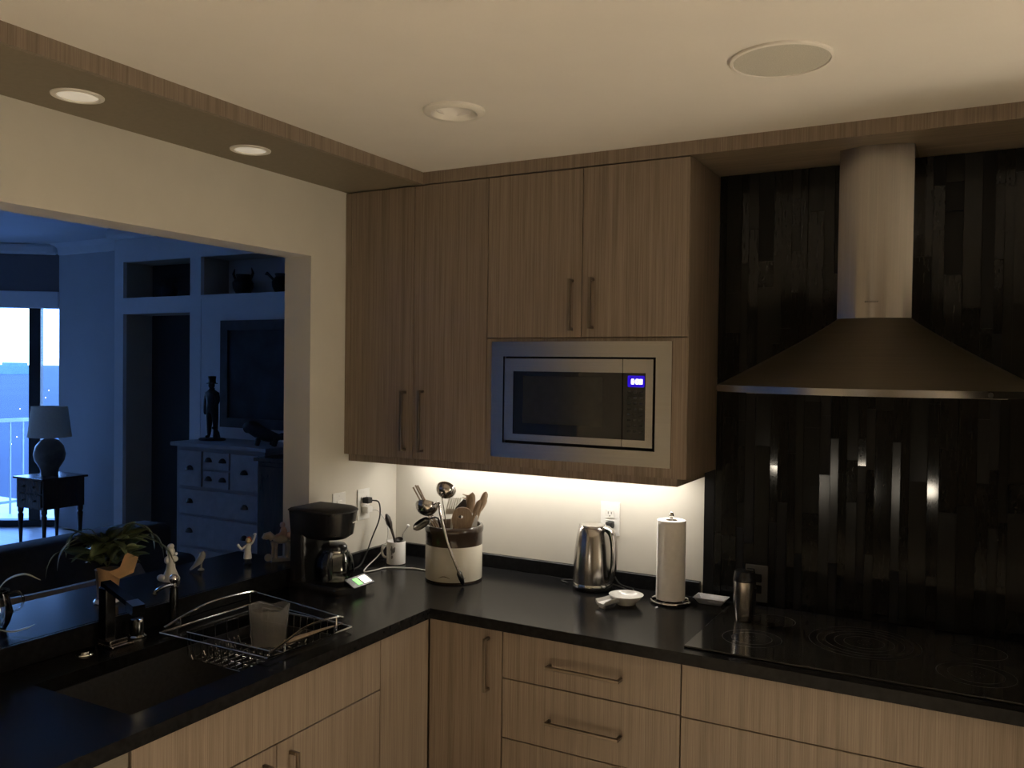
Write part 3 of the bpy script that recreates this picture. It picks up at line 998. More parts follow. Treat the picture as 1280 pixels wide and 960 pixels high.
bm = nb(); loft(bm, [dshape(0.030, 0.285, 0.083, 0.04, z) for z in (ZC+0.0005, ZC+0.022)] + [dshape(0.033, 0.280, 0.079, 0.04, ZC+0.028)]); base = obj('base', bm, 'black_plastic', cm, smooth=True)
bm = nb()
prism(bm, [(0.252, ZC+0.0283), (0.282, ZC+0.0283), (0.300, ZC+0.022), (0.300, ZC+0.026), (0.254, ZC+0.0495), (0.252, ZC+0.0495)], 'y', CYm-0.04, CYm+0.076)
obj('control_panel', bm, 'black_plastic', cm)
Rp = Matrix.Rotation(math.atan2(0.026, 0.051), 4, 'Y')
bm = nb(); box(bm, -0.017, 0.017, -0.004, 0.020, 0.0, 0.0014)
for v in bm.verts:
    v.co = Rp @ v.co + Vector((0.2785, CYm-0.004, ZC+0.0378))
obj('display', bm, 'green_display', base, 'small green lit display')
bm = nb(); box(bm, -0.019, 0.019, -0.017, 0.024, 0.0, 0.0014, 0.0005, 1)
for v in bm.verts:
    v.co = Rp @ v.co + Vector((0.2785, CYm+0.042, ZC+0.0378))
obj('reflection_plate', bm, 'steel', base, 'bright plate in place of a reflection on the base')  # steel plate stands in for a bright reflection on the dark base
bm = nb(); loft(bm, [dshape(0.032, 0.100, 0.078, 0.02, z) for z in (ZC+0.0285, ZC+0.20)]); obj('water_tank', bm, 'black_plastic', cm, smooth=True)
bm = nb()
loft(bm, [dshape(0.030, 0.215, 0.060, 0.06, ZC+0.185), dshape(0.030, 0.238, 0.075, 0.07, ZC+0.200), dshape(0.030, 0.246, 0.081, 0.07, ZC+0.25), dshape(0.030, 0.252, 0.085, 0.075, ZC+0.285)]); head = obj('brew_head', bm, 'black_plastic', cm, smooth=True)
bm = nb(); loft(bm, [dshape(0.027, 0.256, 0.088, 0.08, ZC+0.2855), dshape(0.027, 0.256, 0.088, 0.08, ZC+0.290), dshape(0.035, 0.245, 0.08, 0.08, ZC+0.297), dshape(0.07, 0.20, 0.05, 0.06, ZC+0.300)]); obj('lid', bm, 'black_matte', cm, smooth=True)
for k in range(6):
    a = 0.15+k*0.075
    xx, yy = 0.2493-0.07+0.0705*math.cos(a), CYm+0.0835*math.sin(a)
    bm = nb(); box(bm, xx-0.0008, xx+0.0008, yy-0.0022, yy+0.0022, ZC+0.245, ZC+0.250); obj('lettering', bm, 'lens_white', head)
cf = obj('carafe', lathe(nb(), [(0.056, 0.031), (0.068, 0.040), (0.073, 0.075), (0.067, 0.115), (0.050, 0.143), (0.046, 0.150), (0.044, 0.150), (0.048, 0.143), (0.065, 0.115), (0.071, 0.075), (0.066, 0.041), (0.0, 0.034)], 32, c=(0.178, CYm-0.006, ZC)), 'clear_glass', cm, 'clear glass carafe', smooth=True)
bm = nb(); lathe(bm, [(0.0, 0.168), (0.040, 0.166), (0.047, 0.158), (0.047, 0.149), (0.0445, 0.146)], 28, c=(0.178, CYm-0.006, ZC)); obj('lid', bm, 'black_plastic', cf, smooth=True)
bm = nb(); lathe(bm, [(0.0475, 0.136), (0.0515, 0.136), (0.0515, 0.145), (0.0475, 0.145), (0.0475, 0.136)], 28, c=(0.178, CYm-0.006, ZC)); obj('band', bm, 'chrome', cf, smooth=True)
hd = Vector((0.5, -0.87, 0)).normalized()
hp = [Vector((0.182, CYm-0.008, ZC))+hd*a+Vector((0, 0, b)) for a, b in ((0.050, 0.142), (0.085, 0.146), (0.100, 0.125), (0.096, 0.085), (0.080, 0.055))]
bm = nb(); tube(bm, curve(hp, 6), 0.009, 8, flat=0.6); obj('handle', bm, 'black_plastic', cf, smooth=True)

# ------------------------------------------------------------------ crock and utensils
KX, KY, KR = 0.462, -0.250, 0.110
kr = thing('crock', 'cream and brown stoneware crock full of kitchen utensils', 'crock', (KX, KY, ZC))
bm = nb(); lathe(bm, [(0.0, 0.0006), (KR-0.008, 0.0006), (KR-0.001, 0.006), (KR, 0.02), (KR, 0.1375), (KR-0.0002, 0.1378)], 48, c=(KX, KY, ZC)); obj('body', bm, 'cream_glaze', kr, smooth=True)
bm = nb(); lathe(bm, [(KR, 0.138), (KR, 0.182), (KR+0.003, 0.188), (KR+0.0035, 0.205), (KR, 0.211), (KR-0.008, 0.211), (KR-0.011, 0.204), (KR-0.012, 0.12), (KR-0.012, 0.012), (0.0, 0.010)], 48, c=(KX, KY, ZC)); obj('glaze_band', bm, 'brown_glaze', kr, 'dark brown glazed top band', smooth=True)
bm = nb(); lathe(bm, [(KR-0.0005, 0.0005), (KR+0.0007, 0.0035), (KR+0.0004, 0.0075), (KR-0.0005, 0.0075)], 48, c=(KX, KY, ZC)); obj('foot_line', bm, 'brown_glaze', kr, smooth=True)
vd = math.atan2(CY-KY, CX-KX)
for a0, a1, z0, zm in ((-0.55, -0.12, 0.022, 0.030), (0.22, 0.42, 0.026, 0.020)):
    bm = nb()
    for i in range(10):
        t0, t1 = i/10, (i+1)/10
        P = []
        for t in (t0, t1):
            a = vd+a0+(a1-a0)*t
            z = z0+(zm-z0)*math.sin(PI*t)
            wd = 0.0016*math.sin(PI*(0.1+0.8*t))
            P.append([Vector((KX+(KR+0.0006)*math.cos(a), KY+(KR+0.0006)*math.sin(a), ZC+z+s*wd)) for s in (-1, 1)])
        bm.faces.new([bm.verts.new(q) for q in (P[0][0], P[1][0], P[1][1], P[0][1])])
    obj('maker_mark', bm, 'brown_ink', kr)

VD = Vector((KX-CX, KY-CY, 0)).normalized()       # away from the viewer
VR = Vector((-VD.y, VD.x, 0))*-1                   # to the viewer's right
KC = Vector((KX, KY, ZC))


def kp(a, b, h):
    """point at the crock: a to the viewer's right, b away from the viewer, h above the counter"""
    return KC + VR*a + VD*b + Vector((0, 0, h))


def spoon_head(bm, c, axis, side, L, W, th, hollow=0.35, n=10, m=10):
    """oval spoon bowl: axis along the length, side across"""
    axis, side = Vector(axis).normalized(), Vector(side).normalized()
    nr = axis.cross(side).normalized()
    c = Vector(c)
    top, bot = [], []
    for i in range(n+1):
        u = -1+2*i/n
        w = W*math.sqrt(max(1-u*u, 0.0))**0.8 if abs(u) < 1 else 0.0008
        rt, rb = [], []
        for j in range(m+1):
            s = -1+2*j/m
            d = -hollow*W*(1-s*s)*(1-u*u)
            p = c+axis*(u*L)+side*(s*w)
            rt.append(bm.verts.new(p+nr*(d+th/2)))
            rb.append(bm.verts.new(p+nr*(d-th/2)))
        top.append(rt); bot.append(rb)
    for i in range(n):
        for j in range(m):
            bm.faces.new((top[i][j], top[i+1][j], top[i+1][j+1], top[i][j+1]))
            bm.faces.new((bot[i][j], bot[i][j+1], bot[i+1][j+1], bot[i+1][j]))
        bm.faces.new((top[i][0], bot[i][0], bot[i+1][0], top[i+1][0]))
        bm.faces.new((top[i][m], top[i+1][m], bot[i+1][m], bot[i][m]))
    for r, q in ((top[0], bot[0]), (top[n], bot[n])):
        for j in range(m):
            bm.faces.new((r[j], r[j+1], q[j+1], q[j]))
    return bm


UT = 'utensils in the crock'


def wood_spoon(label, foot, tip, L, W, m='spoon_wood', hollow=0.3, flat_top=False):
    foot, tip = Vector(foot), Vector(tip)
    ax = (tip-foot).normalized()
    t = thing('wooden_spoon', label, 'spoon', foot, 0, UT)
    bm = nb(); tube(bm, [foot+(tip-ax*L*1.6-foot)*k/6 for k in range(7)], [0.0055]*6+[0.0065], 8); obj('handle', bm, m, t, smooth=True)
    bm = nb(); spoon_head(bm, tip-ax*L, ax, VR-ax*VR.dot(ax), L, W, 0.006, hollow); obj('bowl', bm, m, t, smooth=True)
    return t


wood_spoon('tall wooden spoon standing upright at the right of the crock', kp(0.03, -0.005, 0.03), kp(0.070, 0.02, 0.330), 0.045, 0.016)
wood_spoon('dark wooden spoon tilted right at the crock edge', kp(0.025, 0.025, 0.03), kp(0.124, 0.040, 0.330), 0.032, 0.013)
wood_spoon('wooden spoon leaning lowest to the right over the rim', kp(-0.06, 0.056, 0.03), kp(0.126, 0.068, 0.302), 0.042, 0.015)
wood_spoon('slim wooden spoon between the tall spoon and the rim', kp(0.0, -0.03, 0.03), kp(0.098, -0.008, 0.305), 0.034, 0.011)
# broad wooden spatula with a round hole
t = thing('wooden_spatula', 'broad wooden spatula with a round hole at the front of the crock', 'spatula', kp(0, -0.05, 0.03), 0, UT)
bm = nb()
NS = 16
outl = []
for k in range(28):
    a = 2*PI*k/28
    outl.append((0.038*math.copysign(abs(math.cos(a))**0.8, math.cos(a)), 0.045*math.copysign(abs(math.sin(a))**0.8, math.sin(a))))
inl = [(0.009*math.cos(2*PI*k/28)-0.006, 0.006*math.sin(2*PI*k/28)+0.010) for k in range(28)]


def sp_pt(p, dz):
    return kp(0.030+p[0]*1.02, -0.042+dz-p[1]*0.1, 0.234+p[1]*1.08)


lo = [[sp_pt(p, d_) for p in q] for q, d_ in ((outl, -0.003), (outl, 0.003), (inl, 0.003), (inl, -0.003), (outl, -0.003))]
loft(bm, lo, False, False)
bmesh.ops.remove_doubles(bm, verts=bm.verts, dist=1e-6)
obj('blade', bm, 'spoon_wood', t)
bm = nb(); tube(bm, [kp(0.0, -0.055, 0.03), kp(0.034, -0.042, 0.180)], 0.007, 8); obj('handle', bm, 'spoon_wood', t, smooth=True)
# pasta fork with teeth
t = thing('pasta_fork', 'wooden pasta fork with short teeth behind the black spatula', 'fork', kp(0, 0.03, 0.03), 0, UT)
bm = nb(); tube(bm, [kp(0.0, 0.045, 0.03), kp(0.048, 0.05, 0.26), kp(0.052, 0.051, 0.315)], [0.006, 0.006, 0.007], 8); obj('handle', bm, 'spoon_wood', t, smooth=True)
for k in range(4):
    bm = nb(); tube(bm, [kp(0.050, 0.049, 0.312-k*0.013), kp(0.032, 0.040, 0.319-k*0.013)], [0.003, 0.002], 6); obj('tooth', bm, 'spoon_wood', t)
# black spatula
t = thing('rubber_spatula', 'black angled spatula head above the wooden spatula', 'spatula', kp(0, 0.0, 0.03), 0, UT)
bm = nb(); prism(bm, [(0.0, 0.232), (0.040, 0.240), (0.048, 0.262), (0.044, 0.284), (0.034, 0.286), (0.004, 0.252)], 'y', -0.004, 0.004)
for v in bm.verts:
    v.co = kp(v.co.x, v.co.y+0.0, v.co.z+0.020)
obj('blade', bm, 'dark_spatula', t)
bm = nb(); tube(bm, [kp(0.014, 0.012, 0.03), kp(0.022, 0.0, 0.256)], 0.006, 8); obj('handle', bm, 'dark_spatula', t, smooth=True)
# pale slotted turner
t = thing('slotted_turner', 'pale slotted turner between the ladles and the black spatula', 'turner', kp(-0.02, 0.04, 0.03), 0, UT)
for k in range(6):
    bm = nb(); box(bm, -0.0025, 0.0025, -0.002, 0.002, 0.0, 0.045, 0.0008, 1)
    for v in bm.verts:
        v.co = kp(-0.030+k*0.0085+v.co.x+v.co.z*0.25, 0.03+v.co.y, 0.262+v.co.z)
    obj('tine', bm, 'sand_plastic', t)
bm = nb(); prism(bm, [(-0.034, 0.243), (0.016, 0.243), (0.020, 0.263), (-0.034, 0.263)], 'y', 0.028, 0.032)
for v in bm.verts:
    v.co = kp(v.co.x, v.co.y, v.co.z)
obj('blade', bm, 'sand_plastic', t)
bm = nb(); tube(bm, [kp(-0.02, 0.03, 0.03), kp(-0.008, 0.03, 0.23)], 0.005, 8); obj('handle', bm, 'sand_plastic', t, smooth=True)
# plastic spoon end (white) at the right
t = thing('white_scraper', 'small white scraper showing at the right rim of the crock', 'scraper', kp(0.06, 0.05, 0.1), 0, UT)
bm = nb(); prism(bm, [(0.055, 0.10), (0.080, 0.10), (0.092, 0.238), (0.082, 0.240), (0.066, 0.205)], 'y', 0.015, 0.019)
for v in bm.verts:
    v.co = kp(v.co.x, v.co.y, v.co.z)
obj('blade', bm, 'white_plastic', t)
# chopsticks
for k in range(3):
    bm = nb(); tube(bm, [kp(0.010+0.006*k, -0.005, 0.04), kp(-0.160+0.0085*k, 0.0+0.004*k, 0.362-0.004*abs(k-1)-0.003*(2-k))], [0.0024, 0.0032], 6)
    o = obj('chopstick', bm, 'spoon_wood'); tag(o, ['leftmost chopstick leaning out of the crock', 'middle chopstick leaning out of the crock', 'rightmost chopstick leaning out of the crock'][k], 'chopstick', UT)


def cup_bowl(bm, c, nrm, R, depth, th=0.0015, seg=24, rings=8):
    """hemispherical ladle bowl opening along nrm"""
    nrm = Vector(nrm).normalized()
    q = Vector((0, 0, 1)).rotation_difference(nrm).to_matrix().to_4x4()
    prof = []
    for k in range(rings+1):
        a = PI/2*k/rings
        prof.append((R*math.sin(a), -depth*math.cos(a)))
    for k in range(rings, -1, -1):
        a = PI/2*k/rings
        prof.append(((R-th)*math.sin(a), -(depth-th)*math.cos(a)))
    lathe(bm, prof, seg, mat4=Matrix.Translation(Vector(c)) @ q)


# upright ladle
t = thing('soup_ladle', 'steel ladle with its bowl highest of the utensils', 'ladle', kp(-0.02, -0.02, 0.03), 0, UT)
bm = nb(); cup_bowl(bm, kp(-0.032, -0.02, 0.348), VD*0.75+VR*0.25+Vector((0, 0, 0.55)), 0.039, 0.036); obj('bowl', bm, 'steel', t, smooth=True)
bm = nb(); tube(bm, [kp(0.0, -0.03, 0.03), kp(-0.035, -0.03, 0.24), kp(-0.048, -0.03, 0.318)], [0.004, 0.004, 0.005], 8, flat=0.5); obj('handle', bm, 'steel', t, smooth=True)
# ladle hanging over the rim, handle outside
t = thing('soup_ladle', 'steel ladle resting on the rim with its handle hanging down outside', 'ladle', kp(-0.06, -0.1, 0.2), 0, UT)
bm = nb(); cup_bowl(bm, kp(-0.104, -0.06, 0.292), VD*0.55+VR*0.15+Vector((0, 0, 0.75)), 0.043, 0.040); obj('bowl', bm, 'steel', t, smooth=True)
bm = nb()
hpts = curve([kp(-0.068, -0.06, 0.300), kp(-0.058, -0.095, 0.302), kp(-0.050, -0.125, 0.262), kp(-0.020, -0.127, 0.150), kp(0.012, -0.126, 0.070), kp(0.020, -0.126, 0.050)], 5)
tube(bm, hpts, 0.0052, 8); obj('handle', bm, 'steel', t, smooth=True)
bm = nb(); tube(bm, [kp(0.018, -0.1265, 0.056), kp(0.021, -0.128, 0.048), kp(0.028, -0.128, 0.030), kp(0.034, -0.128, 0.012), kp(0.036, -0.128, 0.006)], [0.006, 0.0105, 0.0105, 0.0075, 0.003], 10); obj('grip', bm, 'dark_chrome', t, 'thicker dark grip end', smooth=True)
# dark serving spoon hooked over the left rim
t = thing('serving_spoon', 'dark steel serving spoon tilting over the left rim', 'spoon', kp(-0.06, -0.03, 0.1), 0, UT)
ax = (kp(-0.150, -0.06, 0.196)-kp(-0.085, -0.05, 0.238)).normalized()
bm = nb(); spoon_head(bm, kp(-0.124, -0.055, 0.220), ax, (VD*-1).cross(ax)*-1 if False else ax.cross(VD), 0.037, 0.018, 0.002, 0.4); obj('bowl', bm, 'dark_chrome', t, smooth=True)
bm = nb(); tube(bm, curve([kp(-0.092, -0.05, 0.239), kp(-0.07, -0.045, 0.243), kp(-0.055, -0.03, 0.215), kp(-0.02, 0.0, 0.05)], 5), 0.0035, 8); obj('handle', bm, 'dark_chrome', t, smooth=True)

# ------------------------------------------------------------------ mug with small utensils
UX, UY = 0.128, -0.170
mg = thing('mug', 'white mug with a dark printed motif holding small utensils', 'mug', (UX, UY, ZC))
bm = nb(); lathe(bm, [(0.0, 0.0006), (0.036, 0.0006), (0.039, 0.003), (0.039, 0.092), (0.0375, 0.094), (0.036, 0.092), (0.036, 0.006), (0.0, 0.005)], 36, c=(UX, UY, ZC)); obj('body', bm, 'white_ceramic', mg, smooth=True)
ud = math.atan2(CY-UY, CX-UX)
hdv = Vector((math.cos(ud-2.0), math.sin(ud-2.0), 0))
bm = nb(); tube(bm, curve([Vector((UX, UY, ZC+h))+hdv*a for a, h in ((0.037, 0.072), (0.058, 0.070), (0.064, 0.048), (0.056, 0.026), (0.037, 0.022))], 5), 0.005, 8); obj('handle', bm, 'white_ceramic', mg, smooth=True)
for q in range(9):
    rr = random.Random(q)
    ca, cz, wa, hz = ud-0.35+rr.uniform(-0.22, 0.22), 0.05+rr.uniform(-0.022, 0.022), rr.uniform(0.07, 0.13), rr.uniform(0.006, 0.012)
    bm = nb()
    vs = [bm.verts.new((UX+0.0394*math.cos(ca+wa*math.cos(k*PI/5)), UY+0.0394*math.sin(ca+wa*math.cos(k*PI/5)), ZC+cz+hz*math.sin(k*PI/5))) for k in range(10)]
    bm.faces.new(vs)
    obj('printed_motif', bm, 'grey_ink', mg)


def up(a, b, h):
    d = Vector((UX-CX, UY-CY, 0)).normalized()
    r = Vector((d.y, -d.x, 0))
    return Vector((UX, UY, ZC+h)) + r*a + d*b


t = thing('pastry_brush', 'dark wooden-handled brush leaning out of the white mug', 'brush', up(0.0, 0, 0.02), 0, 'utensils in the mug')
bm = nb(); tube(bm, [up(0.012, 0, 0.02), up(-0.010, 0, 0.11), up(-0.022, 0, 0.150)], [0.005, 0.005, 0.006], 8); obj('handle', bm, 'dark_spatula', t, smooth=True)
bm = nb(); tube(bm, [up(-0.021, 0, 0.146), up(-0.029, 0, 0.168), up(-0.036, 0, 0.19), up(-0.042, 0, 0.206)], [0.006, 0.0125, 0.0115, 0.004], 8); obj('head', bm, 'dark_spatula', t, smooth=True)
t = thing('measuring_spoon', 'small dark scoop resting on the rim of the white mug', 'spoon', up(0.0, 0, 0.02), 0, 'utensils in the mug')
bm = nb(); cup_bowl(bm, up(0.012, -0.01, 0.104), -VD*0.4+Vector((0, 0, 1)), 0.017, 0.016); obj('bowl', bm, 'dark_spatula', t, smooth=True)
bm = nb(); tube(bm, [up(0.0, -0.004, 0.02), up(0.004, -0.006, 0.09)], 0.003, 6); obj('handle', bm, 'dark_spatula', t)
t = thing('clear_stirrer', 'clear stirrer with a round white tip in the mug', 'stirrer', up(0.01, 0, 0.02), 0, 'utensils in the mug')
bm = nb(); tube(bm, [up(0.005, 0.01, 0.02), up(0.028, 0.012, 0.12), up(0.046, 0.012, 0.150)], 0.0022, 6); obj('rod', bm, 'frosted_plastic', t)
bm = nb(); ball(bm, up(0.048, 0.012, 0.154), 0.007); obj('tip', bm, 'white_plastic', t, smooth=True)

# ------------------------------------------------------------------ kettle
EX, EY = 0.985, -0.110
kt = thing('kettle', 'brushed steel electric kettle', 'kettle', (EX, EY, ZC))
bm = nb(); lathe(bm, [(0.0, 0.0006), (0.072, 0.0006), (0.074, 0.004), (0.074, 0.013), (0.072, 0.015)], 40, c=(EX, EY, ZC)); obj('base', bm, 'black_plastic', kt, smooth=True)
bm = nb(); lathe(bm, [(0.070, 0.0155), (0.0735, 0.016), (0.0735, 0.024), (0.072, 0.026)], 40, c=(EX, EY, ZC)); obj('foot_ring', bm, 'chrome', kt, smooth=True)
kprof = [(0.072, 0.0262), (0.0725, 0.06), (0.071, 0.10), (0.067, 0.15), (0.060, 0.20), (0.054, 0.228), (0.050, 0.232)]
bm = nb(); lathe(bm, kprof, 48, c=(EX, EY, ZC)); obj('body', bm, 'steel', kt, smooth=True)
bm = nb(); lathe(bm, [(0.0505, 0.2322), (0.048, 0.238), (0.03, 0.243), (0.0, 0.245)], 40, c=(EX, EY, ZC)); obj('lid', bm, 'steel_h', kt, smooth=True)
hdk = Vector((CX-EX, CY-EY, 0)).normalized()
hr = Vector((-hdk.y, hdk.x, 0))
hdk = (hdk*0.66+hr*0.75).normalized()
hz_ = [(0.040, 0.236), (0.066, 0.236), (0.090, 0.222), (0.102, 0.180), (0.104, 0.12), (0.098, 0.07), (0.084, 0.038), (0.070, 0.034)]
bm = nb(); tube(bm, curve([Vector((EX, EY, ZC+h))+hdk*a for a, h in hz_], 5), 0.0145, 10, flat=0.42, up=hdk); obj('handle', bm, 'steel', kt, smooth=True)
bm = nb(); tube(bm, curve([Vector((EX, EY, ZC+h))+hdk*a for a, h in ((0.060, 0.226), (0.083, 0.212), (0.094, 0.175), (0.096, 0.12), (0.090, 0.072), (0.076, 0.046))], 5), 0.0125, 8, flat=0.3, up=hdk); obj('handle_grip', bm, 'black_plastic', kt, 'black inside of the handle', smooth=True)
bm = nb()
sd = -hdk
sp_ = [Vector((EX, EY, ZC+h))+sd*a + sd.cross(Vector((0, 0, 1)))*b for a, b, h in ((0.050, 0.018, 0.20), (0.050, -0.018, 0.20), (0.046, 0.020, 0.231), (0.046, -0.020, 0.231), (0.072, 0, 0.231))]
V_ = [bm.verts.new(p) for p in sp_]
for f in ((0, 1, 4), (0, 4, 2), (1, 3, 4), (2, 4, 3), (0, 2, 3, 1)):
    bm.faces.new([V_[i] for i in f])
obj('spout', bm, 'steel', kt)

# ------------------------------------------------------------------ paper towel
PX_, PY_ = 1.294, -0.138
ph = thing('paper_towel_holder', 'chrome wire paper towel holder', 'towel holder', (PX_, PY_, ZC))
bm = nb(); tube(bm, [(PX_+0.067*math.cos(2*PI*k/40), PY_+0.067*math.sin(2*PI*k/40), ZC+0.0055) for k in range(40)], 0.0048, 8, closed=True); obj('base_ring', bm, 'chrome', ph, smooth=True)
bm = nb()
for k in range(3):
    a = 2*PI*k/3+0.4
    tube(bm, [(PX_, PY_, ZC+0.006), (PX_+0.066*math.cos(a), PY_+0.066*math.sin(a), ZC+0.006)], 0.003, 6)
obj('spoke', bm, 'chrome', ph, smooth=True)
bm = nb(); tube(bm, [(PX_, PY_, ZC+0.004), (PX_, PY_, ZC+0.296)], 0.005, 10); ball(bm, (PX_, PY_, ZC+0.305), 0.0085, (1, 1, 1.5)); obj('post', bm, 'chrome', ph, smooth=True)
pr_ = thing('paper_towel_roll', 'white roll of paper towel on the chrome holder', 'paper towel', (PX_, PY_, ZC+0.0125))
bm = nb(); lathe(bm, [(0.021, 0.0125), (0.049, 0.0125), (0.0505, 0.014), (0.0505, 0.288), (0.0495, 0.2895), (0.021, 0.2895), (0.021, 0.0125)], 48, c=(PX_, PY_, ZC)); rl_ = obj('roll', bm, 'paper', pr_, smooth=True)
bm = nb()
pa = [(-2.45+0.02*k) for k in range(14)]
loft(bm, [[(PX_+(0.0508+0.0004*k)*math.cos(a), PY_+(0.0508+0.0004*k)*math.sin(a), ZC+z) for k, a in enumerate(pa)] + [(PX_+(0.0513+0.0004*k)*math.cos(a), PY_+(0.0513+0.0004*k)*math.sin(a), ZC+z) for k, a in reversed(list(enumerate(pa)))] for z in (0.0135, 0.2885)]); obj('loose_sheet', bm, 'paper', pr_)
bm = nb(); lathe(bm, [(0.0208, 0.0126), (0.0208, 0.2893), (0.0192, 0.2893), (0.0192, 0.0126), (0.0208, 0.0126)], 24, c=(PX_, PY_, ZC)); obj('core', bm, 'figurine_tan', pr_, smooth=True)

# ------------------------------------------------------------------ spoon rest, foil dish, tumbler
RX, RY = 1.170, -0.245
sr = thing('spoon_rest', 'white ceramic spoon rest with a short channelled handle', 'spoon rest', (RX, RY, ZC), 0)
bm = nb()
lathe(bm, [(0.0, 0.006), (0.022, 0.006), (0.026, 0.0008), (0.032, 0.0008), (0.040, 0.012), (0.058, 0.030), (0.060, 0.034), (0.057, 0.034), (0.046, 0.024), (0.030, 0.017), (0.0, 0.016)], 40, c=(RX, RY, ZC))
obj('bowl', bm, 'white_ceramic', sr, smooth=True)
had = (Vector((1.105, -0.352, 0))-Vector((RX, RY, 0))).normalized()
hsd = Vector((-had.y, had.x, 0))
loops = []
for k in range(9):
    t_ = k/8
    a = 0.040+0.070*t_
    w = 0.024-0.004*math.sin(PI*t_)+0.004*t_
    zt = 0.030-0.008*t_
    sec = [(-w, zt+0.004), (-w*0.6, zt-0.006), (w*0.6, zt-0.006), (w, zt+0.004), (w, zt-0.004), (w*0.7, zt-0.014), (-w*0.7, zt-0.014), (-w, zt-0.004)]
    loops.append([Vector((RX, RY, ZC+h))+had*a+hsd*s for s, h in sec])
bm = nb(); loft(bm, loops); obj('handle', bm, 'white_ceramic', sr, smooth=True)
bm = nb(); e0 = Vector((RX, RY, ZC))+had*0.104
loft(bm, [[e0+hsd*s+had*a+Vector((0, 0, h)) for s, a in ((-0.012, -0.006), (0.012, -0.006), (0.012, 0.004), (-0.012, 0.004))] for h in (0.0007, 0.010)]); obj('foot', bm, 'white_ceramic', sr)

fd = thing('foil_dish', 'small silvery rectangular dish beside the paper towel', 'dish', (1.425, -0.085, ZC))
bm = nb()
q0 = lambda w, d_, z: [(1.425+a*w, -0.085+b*d_, ZC+z) for a, b in ((-1, -1), (1, -1), (1, 1), (-1, 1))]
loft(bm, [q0(0.038, 0.020, 0.0006), q0(0.053, 0.032, 0.022), q0(0.056, 0.035, 0.022), q0(0.056, 0.035, 0.0235), q0(0.0515, 0.0305, 0.0235), q0(0.037, 0.019, 0.002)]); obj('tray', bm, 'foil', fd)
bm = nb(); box(bm, 1.395, 1.455, -0.100, -0.070, ZC+0.003, ZC+0.010, 0.003); obj('contents', bm, 'foil', fd)

TXm, TYm = 1.578, -0.245
tm = thing('travel_tumbler', 'steel travel tumbler with a black lid on the cooktop', 'tumbler', (TXm, TYm, ZC+0.0066))
zz = ZC+0.0068
bm = nb(); lathe(bm, [(0.0, 0.0), (0.027, 0.0), (0.029, 0.003), (0.034, 0.05), (0.036, 0.125), (0.036, 0.128), (0.0, 0.128)], 36, c=(TXm, TYm, zz)); obj('body', bm, 'steel', tm, smooth=True)
bm = nb(); lathe(bm, [(0.0298, 0.018), (0.0345, 0.030), (0.0363, 0.055), (0.0372, 0.105), (0.0362, 0.108)], 36, c=(TXm, TYm, zz), a0=vd+0.5, a1=vd+3.6); obj('grip', bm, 'black_matte', tm, smooth=True)
bm = nb(); lathe(bm, [(0.0, 0.1285), (0.0365, 0.1285), (0.037, 0.134), (0.034, 0.150), (0.032, 0.160), (0.028, 0.162), (0.0, 0.160)], 36, c=(TXm, TYm, zz)); lid = obj('lid', bm, 'black_plastic', tm, smooth=True)
bm = nb(); box(bm, TXm+0.004, TXm+0.030, TYm-0.009, TYm+0.009, zz+0.1605, zz+0.170, 0.003); obj('flap', bm, 'black_plastic', lid)

# ------------------------------------------------------------------ faucet set
fx, fy = 0.042, -1.445
fc = thing('faucet', 'dark square-bodied sink faucet with a swung-out spout', 'faucet', (fx, fy, ZC))
bm = nb(); box(bm, fx-0.024, fx+0.055, fy-0.022, fy+0.050, ZC+0.0006, ZC+0.009, 0.003); box(bm, fx-0.020, fx+0.040, fy-0.018, fy+0.040, ZC+0.009, ZC+0.022, 0.003); obj('base', bm, 'chrome', fc)
bm = nb(); box(bm, fx-0.017, fx+0.017, fy-0.017, fy+0.017, ZC+0.022, ZC+0.172, 0.004); obj('column', bm, 'dark_chrome', fc)
p_a = Vector((fx-0.012, fy+0.003, ZC+0.180))
p_b = Vector((0.225, -1.485, ZC+0.148))
sdir = (p_b-p_a).normalized()
ssd = sdir.cross(Vector((0, 0, 1))).normalized()
sup = ssd.cross(sdir)
LS = (p_b-p_a).length
bm = nb(); loft(bm, [[p_a+sdir*a+ssd*s_+sup*h for s_, h in ((-0.014, -0.008), (0.014, -0.008), (0.014, 0.006), (-0.014, 0.006))] for a in (0.0, LS-0.002)]); obj('spout', bm, 'dark_chrome', fc)
bm = nb(); loft(bm, [[p_b+sdir*a+ssd*s_+sup*h for s_, h in ((-0.017, -0.020), (0.017, -0.020), (0.017, 0.008), (-0.017, 0.008))] for a in (-0.036, 0.008)]); obj('spout_head', bm, 'chrome', fc)
hx, hy = 0.050, -1.352
fh = thing('faucet_valve', 'short chrome-ringed faucet lever between faucet and soap pump', 'faucet', (hx, hy, ZC))
bm = nb(); lathe(bm, [(0.0, 0.0006), (0.027, 0.0006), (0.028, 0.006), (0.022, 0.010)], 28, c=(hx, hy, ZC)); obj('flange', bm, 'chrome', fh, smooth=True)
bm = nb(); lathe(bm, [(0.020, 0.010), (0.020, 0.052), (0.018, 0.056), (0.0, 0.057)], 28, c=(hx, hy, ZC)); obj('body', bm, 'dark_chrome', fh, smooth=True)
bm = nb(); tube(bm, [(hx, hy, ZC+0.050), (hx+0.045, hy-0.02, ZC+0.062)], [0.006, 0.004], 8); obj('lever', bm, 'chrome', fh, smooth=True)
sx, sy = 0.045, -1.215
so = thing('soap_pump', 'tall dark soap pump with a chrome ball top', 'soap pump', (sx, sy, ZC))
bm = nb(); lathe(bm, [(0.0, 0.0006), (0.022, 0.0006), (0.022, 0.008), (0.014, 0.012), (0.013, 0.120), (0.0, 0.121)], 24, c=(sx, sy, ZC)); obj('body', bm, 'dark_chrome', so, smooth=True)
